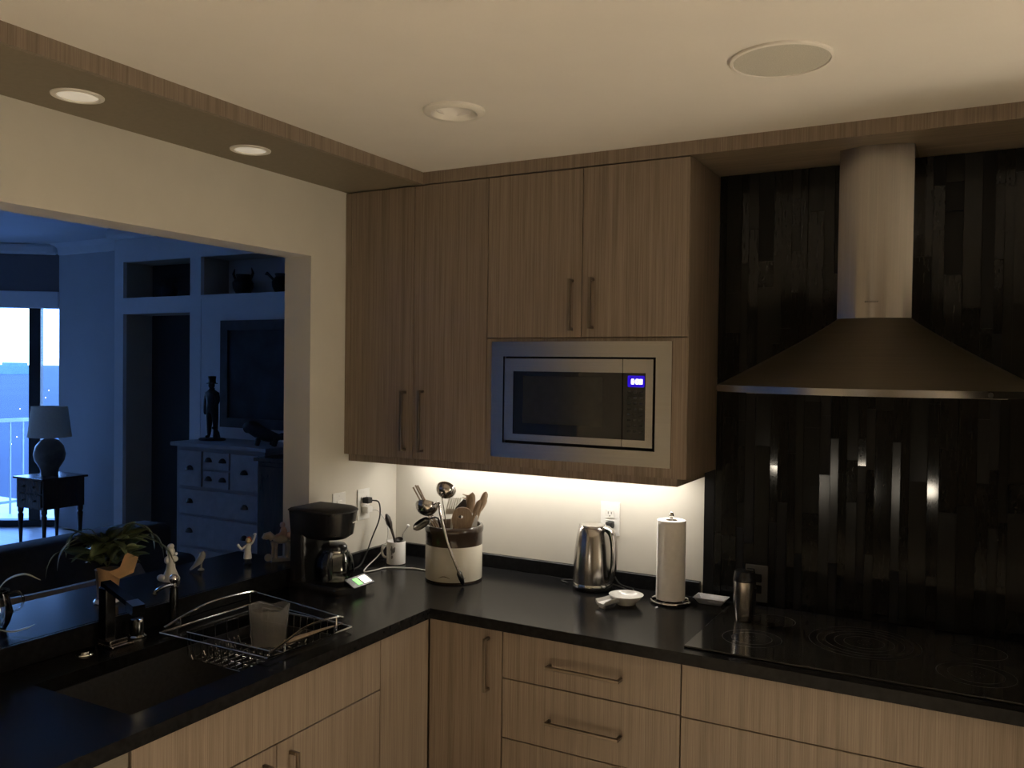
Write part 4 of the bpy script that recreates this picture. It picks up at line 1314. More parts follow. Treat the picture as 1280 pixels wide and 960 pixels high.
bm = nb(); lathe(bm, [(0.0, 0.121), (0.010, 0.122), (0.010, 0.134)], 20, c=(sx, sy, ZC)); ball(bm, (sx, sy, ZC+0.146), 0.014); obj('knob', bm, 'chrome', so, smooth=True)
bm = nb(); tube(bm, curve([(sx, sy, ZC+0.128), (sx+0.008, sy-0.04, ZC+0.132), (sx+0.014, sy-0.075, ZC+0.126), (sx+0.015, sy-0.085, ZC+0.116)], 4), 0.006, 8); obj('spout', bm, 'dark_chrome', so, smooth=True)
ab = thing('air_switch', 'small chrome push button in the counter left of the faucet', 'button', (0.055, -1.525, ZC))
bm = nb(); lathe(bm, [(0.0, 0.008), (0.012, 0.008), (0.013, 0.004), (0.022, 0.003), (0.023, 0.0006), (0.0, 0.0006)], 28, c=(0.055, -1.525, ZC)); obj('cap', bm, 'chrome', ab, smooth=True)

# ------------------------------------------------------------------ dish rack in the sink
dr = thing('dish_rack', 'chrome wire dish rack hanging in the sink', 'dish rack', (0.31, -1.1, 0.80))
RXa, RXb, RYa, RYb = 0.168, 0.505, -1.268, -0.962
zr = ZC+0.012
zb = 0.845
bm = nb()
tube(bm, [(RXa, RYa, zr), (RXb, RYa, zr), (RXb, RYb, zr), (RXa, RYb, zr)], 0.0028, 6, closed=True)
obj('basket_rim', bm, 'chrome', dr, smooth=True)
# two arched arms that cross the counter along y, joined by a lower frame
for xx, y0_, y1_ in ((0.105, -1.30, -0.925), (0.540, -1.31, -1.0)):
    bm = nb(); tube(bm, curve([(xx, y0_, ZC+0.024), (xx, y0_+0.09, ZC+0.046), (xx, (y0_+y1_)/2, ZC+0.060), (xx, y1_-0.04, ZC+0.056), (xx, y1_, ZC+0.046)], 8), 0.0036, 8); obj('arch_rail', bm, 'chrome', dr, smooth=True)
    for yy, h in ((y0_+0.06, 0.038), (y1_-0.03, 0.052)):
        bm = nb(); tube(bm, [(xx, yy, ZC+0.012), (xx, yy, ZC+h)], 0.0024, 6); obj('post', bm, 'chrome', dr)
bm = nb(); tube(bm, [(0.105, -1.315, ZC+0.012), (0.30, -1.305, ZC+0.008), (0.540, -1.315, ZC+0.012), (0.552, -1.15, ZC+0.010), (0.552, -0.975, ZC+0.012), (0.33, -0.935, ZC+0.008), (0.105, -0.920, ZC+0.012), (0.098, -1.1, ZC+0.010)], 0.0030, 6, closed=True); obj('lower_frame', bm, 'chrome', dr, smooth=True)
bm = nb(); tube(bm, curve([(0.105, -0.925, ZC+0.046), (0.25, -0.935, ZC+0.040), (0.40, -0.965, ZC+0.042), (0.540, -1.0, ZC+0.046)], 6), 0.0026, 6); obj('cross_rail', bm, 'chrome', dr, smooth=True)
for k in range(13):
    xx = RXa+(RXb-RXa)*k/12
    bm = nb(); tube(bm, [(xx, RYa, zr), (xx, RYa+0.004, zb+0.01), (xx, RYa+0.012, zb), (xx, RYb-0.012, zb), (xx, RYb-0.004, zb+0.01), (xx, RYb, zr)], 0.0017, 5); obj('wire', bm, 'chrome', dr)
for k in range(7):
    yy = RYa+0.012+(RYb-RYa-0.024)*k/6
    bm = nb(); tube(bm, [(RXa, yy, zr), (RXa+0.004, yy, zb+0.01), (RXa+0.012, yy, zb-0.003), (RXb-0.012, yy, zb-0.003), (RXb-0.004, yy, zb+0.01), (RXb, yy, zr)], 0.0017, 5); obj('wire', bm, 'chrome', dr)
for k in range(7):
    yy = RYa+0.03+k*0.018
    bm = nb(); tube(bm, curve([(0.22, yy, zb), (0.235, yy, zb+0.045), (0.25, yy, zb)], 4), 0.0017, 5); obj('plate_prong', bm, 'chrome', dr)

pc = thing('plastic_container', 'cloudy plastic tub standing in the dish rack', 'container', (0.272, -1.035, zb+0.003))
bm = nb()
R0 = lambda k, r, z: (0.272+r*math.cos(k)*(1+0.04*math.cos(3*k+1)), -1.035+r*math.sin(k)*(1+0.05*math.sin(2*k)), z)
an = [2*PI*i/36 for i in range(36)]
loft(bm, [[R0(a, 0.053, zb+0.0035) for a in an], [R0(a, 0.056, zb+0.06) for a in an], [R0(a, 0.062, zb+0.120+0.006*math.sin(2*a+0.5)+0.004*math.sin(5*a)) for a in an],
          [R0(a, 0.0605, zb+0.120+0.006*math.sin(2*a+0.5)+0.004*math.sin(5*a)) for a in an], [R0(a, 0.0545, zb+0.06) for a in an], [R0(a, 0.0515, zb+0.005) for a in an]])
obj('tub', bm, 'frosted_plastic', pc, smooth=True)
wb_ = thing('wooden_scrubber', 'wooden stirring paddle lying on the edge of the dish rack', 'paddle', (0.50, -1.12, ZC+0.02))
bm = nb(); tube(bm, [(0.500, -1.20, ZC+0.020), (0.505, -1.14, ZC+0.021), (0.515, -1.06, ZC+0.022), (0.520, -1.02, ZC+0.022)], [0.012, 0.011, 0.007, 0.004], 8, flat=0.35, up=(0, 0, 1)); obj('blade', bm, 'spoon_wood', wb_, smooth=True)

# ------------------------------------------------------------------ things on the bar ledge
LZ = LEDGE+0.0006


def leaf_mesh(name, L, W, droop, m, n=8):
    bm = nb()
    rows = []
    for i in range(n+1):
        t = i/n
        w = W*math.sin(PI*min(1, t*0.93+0.05))**0.8
        if i == n:
            w = 0.0006
        x = L*t
        z = -droop*L*t*t
        rows.append([bm.verts.new((x, s*w, z+0.25*w*abs(s))) for s in (-1, 0, 1)])
    for i in range(n):
        for j in range(2):
            bm.faces.new((rows[i][j], rows[i+1][j], rows[i+1][j+1], rows[i][j+1]))
    r = bmesh.ops.solidify(bm, geom=bm.faces[:], thickness=0.0008)
    me = bpy.data.meshes.new(name)
    bm.to_mesh(me); bm.free()
    me.materials.append(M[m])
    for p in me.polygons:
        p.use_smooth = True
    return me


PTX, PTY = -0.150, -1.305
pp = thing('potted_plant', 'leafy green plant in a pot wrapped with tan paper', 'potted plant', (PTX, PTY, LZ))
bm = nb(); lathe(bm, [(0.0, 0.0), (0.036, 0.0), (0.040, 0.004), (0.036, 0.010), (0.034, 0.012)], 28, c=(PTX, PTY, LZ)); obj('saucer', bm, 'white_ceramic', pp, smooth=True)
bm = nb(); lathe(bm, [(0.0, 0.0125), (0.029, 0.0125), (0.035, 0.10), (0.037, 0.104), (0.033, 0.104), (0.030, 0.09), (0.0, 0.088)], 28, c=(PTX, PTY, LZ)); obj('pot', bm, 'pot_grey', pp, smooth=True)
pd = math.atan2(CY-PTY, CX-PTX)
bm = nb()
A = [pd-0.75+2.1*i/14 for i in range(15)]
outer = []
for z, r, j in ((0.012, 0.0315, 0), (0.06, 0.0355, 0.001), (0.10, 0.041, 0.003), (0.112, 0.048, 0.005)):
    outer.append([(PTX+(r+j*math.sin(5*a))*math.cos(a), PTY+(r+j*math.sin(5*a))*math.sin(a), LZ+z+(0.006*math.sin(4*a) if z > 0.1 else 0)) for a in A])
for k in range(3):
    r0 = [bm.verts.new(p) for p in outer[k]] if k == 0 else r1
    r1 = [bm.verts.new(p) for p in outer[k+1]]
    for i in range(14):
        bm.faces.new((r0[i], r0[i+1], r1[i+1], r1[i]))
bmesh.ops.solidify(bm, geom=bm.faces[:], thickness=0.001)
obj('wrapper', bm, 'kraft', pp, 'tan paper wrapper', smooth=True)
# folded-up paper corner to the right
pv = Vector((math.cos(pd), math.sin(pd), 0)); prt = Vector((-pv.y, pv.x, 0))
pc_ = lambda a, b, h: Vector((PTX, PTY, LZ+h))+prt*a+pv*b
bm = nb()
V_ = [bm.verts.new(p) for p in (pc_(0.005, 0.045, 0.100), pc_(0.034, 0.045, 0.080), pc_(0.074, 0.038, 0.094), pc_(0.088, 0.030, 0.140), pc_(0.052, 0.036, 0.160), pc_(0.034, 0.042, 0.112))]
bm.faces.new(V_)
V2 = [bm.verts.new(p) for p in (pc_(0.034, 0.045, 0.080), pc_(0.072, 0.038, 0.108), pc_(0.064, 0.020, 0.110), pc_(0.034, 0.028, 0.088))]
bm.faces.new(V2)
bmesh.ops.solidify(bm, geom=bm.faces[:], thickness=0.0015)
obj('paper_fold', bm, 'kraft', pp)
leaf_a = leaf_mesh('leaf_a', 0.075, 0.022, 0.35, 'leaf')
leaf_b = leaf_mesh('leaf_b', 0.10, 0.014, 0.8, 'leaf_pale')
lr = random.Random(5)
for k in range(64):
    a = lr.uniform(0, 2*PI)
    el = lr.uniform(-0.2, 1.15)
    rad = lr.uniform(0.01, 0.06)
    h = 0.115+lr.uniform(0.0, 0.085)
    o = bpy.data.objects.new('leaf', leaf_a)
    o.location = (rad*math.cos(a), rad*math.sin(a), h)
    o.rotation_euler = Euler((lr.uniform(-0.6, 0.6), -el, a), 'XYZ')
    s = lr.uniform(0.7, 1.15)
    o.scale = (s, s, s)
    COL.objects.link(o); o.parent = pp
# arching runners with pale leaves
for k, (tx, ty, th, hh) in enumerate(((0.20, 0.0, 0.10, 0.21), (0.16, 0.02, 0.155, 0.24), (-0.13, 0.02, 0.16, 0.21), (-0.17, 0.0, 0.12, 0.19), (0.13, -0.03, 0.205, 0.23), (-0.11, -0.06, 0.19, 0.22), (0.185, 0.03, 0.135, 0.20))):
    p0 = pc_(0, 0, 0.11); p3 = pc_(tx, ty, th); p1 = pc_(tx*0.35, ty*0.3, hh); p2 = pc_(tx*0.8, ty*0.8, (hh+th)/2+0.012)
    bm = nb(); tube(bm, curve([p0, p1, p2, p3], 6), 0.0016, 5); obj('stem', bm, 'stem', pp, smooth=True)
    o = bpy.data.objects.new('leaf', leaf_b)
    dirv = (p3-p1)
    o.location = p2-pp.location
    o.rotation_euler = (0, 0.5, math.atan2(dirv.y, dirv.x))
    o.scale = (0.7, 0.9, 0.7)
    COL.objects.link(o); o.parent = pp

# glass jar vase with a trailing leaf at the left edge
vz = thing('glass_jug', 'clear glass jug with trailing leaves at the left edge', 'jug', (-0.155, -1.655, LZ))
JX, JY = -0.155, -1.655
bm = nb(); lathe(bm, [(0.0, 0.0), (0.030, 0.0), (0.040, 0.02), (0.048, 0.05), (0.040, 0.085), (0.036, 0.105), (0.040, 0.112), (0.038, 0.112), (0.034, 0.105), (0.038, 0.085), (0.046, 0.05), (0.038, 0.02), (0.0, 0.004)], 32, c=(JX, JY, LZ)); obj('body', bm, 'clear_glass', vz, smooth=True)
jv = Vector((-prt.x, -prt.y, 0))*-1
bm = nb(); tube(bm, curve([Vector((JX, JY, LZ+h))+jv*a for a, h in ((0.036, 0.100), (0.058, 0.105), (0.072, 0.085), (0.066, 0.058), (0.046, 0.048))], 6), 0.0035, 8); obj('handle', bm, 'clear_glass', vz, smooth=True)
for q in (((0.0, 0.09), (0.03, 0.135), (0.075, 0.150), (0.115, 0.130)), ((0.0, 0.09), (-0.02, 0.16), (-0.03, 0.21), (0.005, 0.235)), ((0.02, 0.012), (0.05, 0.004), (0.085, 0.010), (0.105, 0.018))):
    pts = curve([Vector((JX, JY, LZ+h+0.004))+jv*a+pv*(0.055 if q[0][1] < 0.05 else 0.01) for a, h in q], 6)
    nn = len(pts)
    bm = nb(); tube(bm, pts, [0.002+0.009*math.sin(PI*min(1, (i+0.5)/nn)) for i in range(nn)], 8, flat=0.15, up=(0, 0, 1)); obj('leaf', bm, 'leaf_pale', vz, smooth=True)

# small figures
f1 = thing('ceramic_figurine', 'white ceramic figurine behind the soap pump', 'figurine', (-0.205, -1.02, LZ))
bm = nb()
F = lambda a, b, h: Vector((-0.205, -1.02, LZ+h))+prt*a+pv*b
lathe(bm, [(0.0, 0.0), (0.030, 0.0), (0.031, 0.006), (0.024, 0.020), (0.016, 0.040), (0.013, 0.060), (0.015, 0.075), (0.012, 0.086), (0.0, 0.088)], 20, c=F(0, 0, 0))
ball(bm, F(-0.001, 0, 0.100), 0.015, (1, 1, 1.1)); ball(bm, F(0.0, 0, 0.118), 0.011, (1.1, 1.0, 0.9)); ball(bm, F(0.013, 0.004, 0.075), 0.010, (1.2, 1, 1)); ball(bm, F(-0.012, 0.004, 0.072), 0.010, (1, 1, 1.3)); ball(bm, F(-0.030, 0.004, 0.012), 0.012, (1.5, 1, 1)); ball(bm, F(0.016, 0.006, 0.092), 0.006)
obj('figure', bm, 'figurine_white', f1, smooth=True)
f2 = thing('bird_figurine', 'small grey bird figurine on the ledge', 'figurine', (-0.235, -0.865, LZ))
F = lambda a, b, h: Vector((-0.235, -0.865, LZ+h))+prt*a+pv*b
bm = nb()
tube(bm, [F(-0.036, 0, 0.004), F(-0.020, 0, 0.018), F(-0.004, 0, 0.034), F(0.006, 0, 0.050), F(0.008, 0, 0.060), F(0.006, 0, 0.068)], [0.003, 0.007, 0.013, 0.012, 0.010, 0.004], 10)
tube(bm, [F(0.002, 0, 0.062), F(-0.008, 0, 0.063)], [0.004, 0.001], 6)
lathe(bm, [(0.0, 0.0), (0.012, 0.0), (0.011, 0.004), (0.004, 0.008), (0.004, 0.03)], 14, c=F(0.002, 0, 0))
obj('bird', bm, 'figurine_grey', f2, smooth=True)

f3 = thing('waving_figurine', 'little figurine in a white coat with both arms raised', 'figurine', (-0.170, -0.700, LZ))
F = lambda a, b, h: Vector((-0.170, -0.700, LZ+h))+prt*a+pv*b
bm = nb()
for s in (-1, 1):
    tube(bm, [F(s*0.007, 0, 0.006), F(s*0.006, 0, 0.026)], [0.0055, 0.006], 8); ball(bm, F(s*0.008, 0.006, 0.004), 0.006, (1, 1.4, 0.65))
obj('legs', bm, 'black_matte', f3, smooth=True)
bm = nb()
tube(bm, [F(0, 0, 0.020), F(0, 0, 0.030), F(0, 0, 0.052), F(0.002, 0, 0.068), F(0.003, 0, 0.076)], [0.0155, 0.015, 0.0115, 0.0105, 0.006], 14)
tube(bm, curve([F(-0.006, 0, 0.068), F(-0.018, 0.002, 0.060), F(-0.024, 0.003, 0.058), F(-0.033, 0.004, 0.070)], 4), 0.0042, 8)
tube(bm, curve([F(0.008, 0, 0.070), F(0.018, 0.0, 0.080), F(0.024, 0.0, 0.094), F(0.027, 0.0, 0.104)], 4), 0.0042, 8)
obj('coat', bm, 'figurine_white', f3, smooth=True)
bm = nb(); ball(bm, F(-0.035, 0.004, 0.073), 0.0055); ball(bm, F(0.026, 0.0, 0.109), 0.0055, (1.3, 1, 0.9)); obj('hands', bm, 'figurine_white', f3, smooth=True)
bm = nb(); ball(bm, F(0.002, 0, 0.087), 0.0105, (1, 1, 1.1)); ball(bm, F(-0.002, 0.0105, 0.086), 0.0022); obj('head', bm, 'figurine_face', f3, 'ochre face', smooth=True)
bm = nb(); ball(bm, F(0.004, -0.004, 0.0915), 0.0108, (1.05, 0.9, 0.95)); ball(bm, F(0.012, -0.001, 0.086), 0.005, (0.7, 1, 1.3)); obj('hair', bm, 'figurine_red', f3, smooth=True)

f4 = thing('cart_figurine', 'grey ceramic horse and cart group by the jamb', 'figurine', (-0.110, -0.600, LZ))
F = lambda a, b, h: Vector((-0.110, -0.600, LZ+h))+prt*a+pv*b


def lump(bm, pts):
    for a, b, h, r, s in pts:
        ball(bm, F(a, b, h), r, s, 12, 8)


bm = nb()
loft(bm, [[F(a, b, h) for a, b in ((-0.028, -0.022), (0.045, -0.022), (0.045, 0.022), (-0.028, 0.022))] for h in (0.0, 0.012)]); obj('plinth', bm, 'figurine_grey', f4)
bm = nb()
for a, b in ((-0.020, -0.012), (-0.012, 0.012), (0.030, -0.012), (0.034, 0.012)):
    tube(bm, [F(a, b, 0.012), F(a+0.001, b, 0.05), F(a, b, 0.072)], [0.006, 0.0055, 0.009], 8)
lump(bm, [(0.006, 0, 0.082, 0.024, (1.5, 0.8, 0.75)), (-0.030, 0, 0.092, 0.012, (1.4, 0.8, 1.0)), (-0.046, 0, 0.090, 0.009, (1.4, 0.8, 0.8))])
tube(bm, [F(-0.022, 0, 0.086), F(-0.036, 0, 0.104), F(-0.050, 0, 0.100), F(-0.060, 0, 0.088)], [0.014, 0.011, 0.010, 0.006], 10)
obj('horse', bm, 'figurine_tan', f4, smooth=True)
bm = nb()
lump(bm, [(0.018, 0, 0.108, 0.017, (0.9, 0.8, 1.2)), (0.014, 0, 0.136, 0.0105, (1, 1, 1.1)), (0.038, 0.002, 0.092, 0.016, (1, 0.8, 1.0))])
tube(bm, [F(0.014, 0.012, 0.115), F(0.0, 0.014, 0.104), F(-0.012, 0.012, 0.098)], 0.005, 8)
obj('rider', bm, 'figurine_pink', f4, smooth=True)
bm = nb(); lathe(bm, [(0.0, -0.003), (0.014, -0.003), (0.015, 0.0), (0.014, 0.003), (0.0, 0.003)], 20, mat4=Matrix.Translation(F(-0.040, 0.006, 0.0152)) @ Vector((0, 0, 1)).rotation_difference(pv).to_matrix().to_4x4()); obj('wheel', bm, 'figurine_grey', f4, smooth=True)

# ------------------------------------------------------------------ living room furniture
# sofa seen from behind
sf = thing('sofa', 'long dark sofa seen from behind through the opening', 'sofa', (-2.0, -1.0, 0))
bm = nb(); box(bm, -1.86, -1.62, -2.6, 0.18, 0.06, 0.86, 0.05, 3); obj('backrest', bm, 'sofa_fabric', sf, smooth=True)
bm = nb(); box(bm, -2.60, -1.865, -2.58, 0.16, 0.08, 0.30, 0.02, 2); obj('seat_base', bm, 'sofa_fabric', sf, smooth=True)
for k in range(3):
    bm = nb(); box(bm, -2.62, -1.87, -2.55+k*0.905, -1.655+k*0.905, 0.302, 0.46, 0.04, 3); obj('seat_cushion', bm, 'sofa_fabric', sf, smooth=True)
for y0 in (0.19, -2.84):
    bm = nb(); box(bm, -2.62, -1.70, y0, y0+0.23, 0.06, 0.64, 0.05, 3); obj('armrest', bm, 'sofa_fabric', sf, smooth=True)
for xx in (-2.55, -1.75):
    for yy in (-2.5, 0.1):
        bm = nb(); box(bm, xx-0.025, xx+0.025, yy-0.025, yy+0.025, 0, 0.08); obj('leg', bm, 'table_wood', sf)
# bar chair with a rounded back next to the ledge
bc = thing('bar_chair', 'dark chair with a rounded grey leather back beyond the ledge', 'chair', (-0.86, -1.08, 0))
bm = nb()
pts = [(-0.74, -1.42), (-0.66, -1.30), (-0.64, -1.08), (-0.66, -0.86), (-0.74, -0.74)]
cv = curve([(a, b, 0.90) for a, b in pts], 6)
loops = []
for p in cv:
    n_ = Vector((p.x+0.95, p.y+1.08, 0)).normalized()
    loops.append([p+n_*a+Vector((0, 0, h)) for a, h in ((0.025, -0.30), (0.03, -0.02), (0.01, 0.02), (-0.012, 0.02), (-0.03, -0.02), (-0.025, -0.30))])
loft(bm, loops); obj('backrest', bm, 'grey_leather', bc, smooth=True)
bm = nb(); lathe(bm, [(0.0, 0.55), (0.20, 0.55), (0.23, 0.58), (0.23, 0.62), (0.20, 0.645), (0.0, 0.65)], 32, c=(-0.90, -1.08, 0)); obj('seat', bm, 'grey_leather', bc, smooth=True)
for a in range(4):
    an_ = PI/4+a*PI/2
    bm = nb(); tube(bm, [(-0.90+0.24*math.cos(an_), -1.08+0.24*math.sin(an_), 0.001), (-0.90+0.15*math.cos(an_), -1.08+0.15*math.sin(an_), 0.56)], 0.014, 8); obj('leg', bm, 'table_wood', bc, smooth=True)

# side table with lamp
TX_0, TX_1, TY_0, TY_1, TZ_ = -5.72, -5.30, 1.78, 2.20, 0.65
st = thing('side_table', 'dark wooden side table with two drawers by the window', 'table', ((TX_0+TX_1)/2, (TY_0+TY_1)/2, 0))
bm = nb(); box(bm, TX_0-0.02, TX_1+0.02, TY_0-0.02, TY_1+0.02, TZ_-0.02, TZ_, 0.004); obj('tabletop', bm, 'table_wood', st)
bm = nb(); box(bm, TX_0+0.005, TX_1-0.005, TY_0+0.005, TY_1-0.005, TZ_-0.29, TZ_-0.0205); obj('case', bm, 'table_wood', st)
for k in range(2):
    bm = nb(); box(bm, TX_0+0.03, TX_1-0.03, TY_0-0.006, TY_0+0.0045, TZ_-0.27+k*0.128, TZ_-0.155+k*0.128, 0.003); dw_ = obj('drawer', bm, 'table_wood', st)
    for xx in (0.3, 0.7):
        bm = nb(); ball(bm, (TX_0+(TX_1-TX_0)*xx, TY_0-0.016, TZ_-0.2125+k*0.128), 0.011, u=10, v=8); obj('knob', bm, 'bronze', dw_, smooth=True)
for xx in (TX_0+0.03, TX_1-0.03):
    for yy in (TY_0+0.03, TY_1-0.03):
        bm = nb(); lathe(bm, [(0.0, 0.0005), (0.012, 0.0005), (0.014, 0.03), (0.020, 0.20), (0.026, 0.29), (0.018, 0.305), (0.026, 0.32), (0.026, 0.36)], 14, c=(xx, yy, 0)); obj('leg', bm, 'table_wood', st, smooth=True)
LX_, LY_ = (TX_0+TX_1)/2-0.02, (TY_0+TY_1)/2
lp = thing('table_lamp', 'table lamp with a bulbous dark pot base and pale drum shade', 'lamp', (LX_, LY_, TZ_))
bm = nb(); lathe(bm, [(0.0, 0.0006), (0.075, 0.0006), (0.078, 0.04), (0.085, 0.07), (0.128, 0.14), (0.140, 0.20), (0.122, 0.28), (0.075, 0.335), (0.04, 0.35), (0.0, 0.352)], 32, c=(LX_, LY_, TZ_)); obj('base', bm, 'lamp_pot', lp, smooth=True)
bm = nb(); tube(bm, [(LX_, LY_, TZ_+0.35), (LX_, LY_, TZ_+0.50)], 0.01, 8); obj('stem', bm, 'bronze', lp)
bm = nb(); lathe(bm, [(0.190, 0.365), (0.155, 0.655), (0.152, 0.655), (0.187, 0.365), (0.190, 0.365)], 36, c=(LX_, LY_, TZ_)); obj('lamp_shade', bm, 'lamp_shade', lp, smooth=True)

# white wall unit with niches
UY0 = 1.90
un = thing('wall_unit', 'white built-in wall unit with two upper niches and a tall recess', 'wall unit', (-3.2, 2.2, 0))
bm = nb()
solid(bm, [-4.47, -4.355, -3.517, -3.392, -2.20, -0.14], [0.0, 2.155, 2.293, 2.607, 2.90], {(1, 0), (1, 2), (3, 2), (4, 2)}, 0, 0.035)
for v in bm.verts:
    v.co = Vector((v.co.x, UY0+0.035-v.co.z, v.co.y))
obj('face', bm, 'white_trim', un)
bm = nb(); box(bm, -3.388, -3.383, UY0-0.004, UY0-0.0002, 0.0, 2.26); obj('stile', bm, 'white_trim', un)
bm = nb(); box(bm, -4.47, -0.14, UY0-0.10, UY0-0.0005, 2.80, 2.90, 0.03); obj('crown', bm, 'white_trim', un)


def niche(x0, x1, z0, z1, back, inner, lab):
    y1 = UY0+0.30
    bm = nb()
    box(bm, x0-0.02, x0, UY0+0.036, y1, z0-0.02, z1+0.02); box(bm, x1, x1+0.02, UY0+0.036, y1, z0-0.02, z1+0.02)
    box(bm, x0, x1, UY0+0.036, y1, z0-0.02, z0); box(bm, x0, x1, UY0+0.036, y1, z1, z1+0.02)
    obj('niche_lining', bm, inner, un)
    bm = nb(); box(bm, x0-0.02, x1+0.02, y1+0.0005, y1+0.02, z0-0.02, z1+0.02); obj('niche_back', bm, back, un, lab)


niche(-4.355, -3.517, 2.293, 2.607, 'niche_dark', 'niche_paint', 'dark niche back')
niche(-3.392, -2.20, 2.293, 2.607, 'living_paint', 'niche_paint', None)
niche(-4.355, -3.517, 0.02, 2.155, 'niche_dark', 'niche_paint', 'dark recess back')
# ornaments in the niches
o1 = thing('dried_plant', 'dark dried plant spread across the left niche', 'plant', (-3.95, 2.05, 2.2935))
bm = nb(); lathe(bm, [(0.0, 0.0006), (0.05, 0.0006), (0.07, 0.05), (0.06, 0.10), (0.05, 0.10), (0.0, 0.06)], 20, c=(-3.95, 2.05, 2.2935)); obj('pot', bm, 'bronze', o1, smooth=True)
nr_ = random.Random(3)
for k in range(16):
    a = nr_.uniform(0, 2*PI); e = nr_.uniform(0.2, 1.2); L = nr_.uniform(0.10, 0.2)
    bm = nb(); tube(bm, [(-3.95, 2.05, 2.36), (-3.95+L*math.cos(a)*math.cos(e)*1.2, 2.05+0.4*L*math.sin(a), 2.36+L*0.9*math.sin(e))], [0.008, 0.018], 6, flat=0.3); obj('leaf', bm, 'bronze', o1)
for k, (xx, hh, rr_) in enumerate(((-3.08, 0.17, 0.085), (-2.66, 0.16, 0.075))):
    o2 = thing('niche_urn', ['dark urn with jagged ears in the right niche', 'dark urn with wing-like handles near the jamb in the right niche'][k], 'urn', (xx, 2.06, 2.2935), 0, 'urns in the niche')
    bm = nb(); lathe(bm, [(0.0, 0.0006), (rr_*0.6, 0.0006), (rr_*0.95, hh*0.35), (rr_, hh*0.6), (rr_*0.6, hh*0.85), (rr_*0.7, hh), (0, hh*0.95)], 24, c=(xx, 2.06, 2.2935)); obj('body', bm, 'bronze', o2, smooth=True)
    for s in (-1, 1):
        bm = nb(); tube(bm, [(xx+s*rr_*0.8, 2.06, 2.2935+hh*0.6), (xx+s*rr_*(1.3+0.7*k), 2.06, 2.2935+hh*1.05), (xx+s*rr_*(1.1+1.2*k), 2.06, 2.2935+hh*(1.3-0.3*k))], [0.02, 0.022, 0.006], 8, flat=0.5); obj('handle', bm, 'bronze', o2, smooth=True)

# painting
pt = thing('painting', 'large dark framed painting on the white panel', 'painting', (-2.6, UY0-0.02, 1.65))
bm = nb()
solid(bm, [-3.13, -3.05, -2.10, -2.02], [1.225, 1.30, 2.00, 2.078], {(1, 1)}, 0, 0.03)
for v in bm.verts:
    v.co = Vector((v.co.x, UY0-0.001-v.co.z, v.co.y))
obj('frame', bm, 'picture_frame', pt)
bm = nb(); box(bm, -3.052, -2.098, UY0-0.012, UY0-0.002, 1.298, 2.002); obj('canvas', bm, 'picture', pt)

# dresser
DX0, DX1, DY0, DZT = -3.165, -2.20, 1.44, 1.135
ds = thing('dresser', 'grey painted dresser with four small and three long drawers', 'dresser', ((DX0+DX1)/2, 1.66, 0))
bm = nb(); box(bm, DX0+0.03, DX1-0.03, DY0+0.02, UY0-0.012, 0.08, DZT-0.0305); obj('case', bm, 'dresser_paint', ds)
bm = nb(); box(bm, DX0-0.01, DX1+0.01, DY0-0.015, UY0-0.010, DZT-0.03, DZT, 0.006); obj('top', bm, 'dresser_paint', ds)
for xx in (DX0+0.06, DX1-0.06):
    for yy in (DY0+0.05, UY0-0.05):
        bm = nb(); lathe(bm, [(0.0, 0.0005), (0.025, 0.0005), (0.035, 0.04), (0.03, 0.079)], 14, c=(xx, yy, 0)); obj('foot', bm, 'dresser_paint', ds, smooth=True)
W_ = DX1-DX0


def drawer(x0, x1, z0, z1, pulls):
    bm = nb(); box(bm, x0, x1, DY0+0.004, DY0+0.0195, z0, z1, 0.003); o = obj('drawer', bm, 'dresser_drawer', ds)
    for px in pulls:
        xx = x0+(x1-x0)*px
        zc_ = (z0+z1)/2
        bm = nb(); lathe(bm, [(0.034, 0.0), (0.034, 0.006), (0.026, 0.018), (0.010, 0.024), (0.0, 0.025)], 16, a0=0, a1=PI,
                         mat4=Matrix.Translation((xx, DY0+0.0035, zc_-0.010)) @ Matrix.Rotation(PI/2, 4, 'X')); obj('cup_pull', bm, 'bronze', o, smooth=True)


u = lambda t: DX0+0.075+(W_-0.15)*t
drawer(u(0.0), u(0.285), 0.81, 1.075, (0.5,))
drawer(u(0.315), u(0.635), 0.95, 1.075, (0.22, 0.78))
drawer(u(0.315), u(0.635), 0.81, 0.935, (0.22, 0.78))
drawer(u(0.665), u(1.0), 0.81, 1.075, (0.5,))
for z0, z1 in ((0.60, 0.785), (0.36, 0.58), (0.12, 0.34)):
    drawer(u(0), u(1), z0, z1, (0.14, 0.84))

# statuette of a man in a top hat
sx_, sy_ = -3.015, 1.69
sm = thing('statuette', 'dark statuette of a standing man in a top hat', 'statuette', (sx_, sy_, DZT))
S = lambda a, b, h: Vector((sx_+a, sy_+b, DZT+h))
bm = nb(); loft(bm, [[S(0.0+r*math.cos(2*PI*i/20)*1.35, r*math.sin(2*PI*i/20), h) for i in range(20)] for r, h in ((0.085, 0.0006), (0.088, 0.008), (0.08, 0.016))]); obj('base', bm, 'bronze', sm, smooth=True)
me = bpy.data.meshes.new('body')
sv = [S(0, 0, 0.245), S(0, 0, 0.30), S(-0.002, 0, 0.36), S(-0.004, 0, 0.392), S(-0.005, 0, 0.412),
      S(-0.030, 0, 0.235), S(-0.032, 0.0, 0.14), S(-0.036, 0.0, 0.03), S(-0.050, -0.025, 0.022),
      S(0.028, 0, 0.235), S(0.030, 0.004, 0.15), S(0.034, 0.004, 0.03), S(0.050, -0.02, 0.022),
      S(-0.052, 0, 0.365), S(-0.068, -0.005, 0.30), S(-0.066, -0.010, 0.22), S(-0.064, -0.012, 0.195),
      S(0.046, 0, 0.365), S(0.064, -0.005, 0.305), S(0.055, -0.020, 0.265), S(0.045, -0.030, 0.262)]
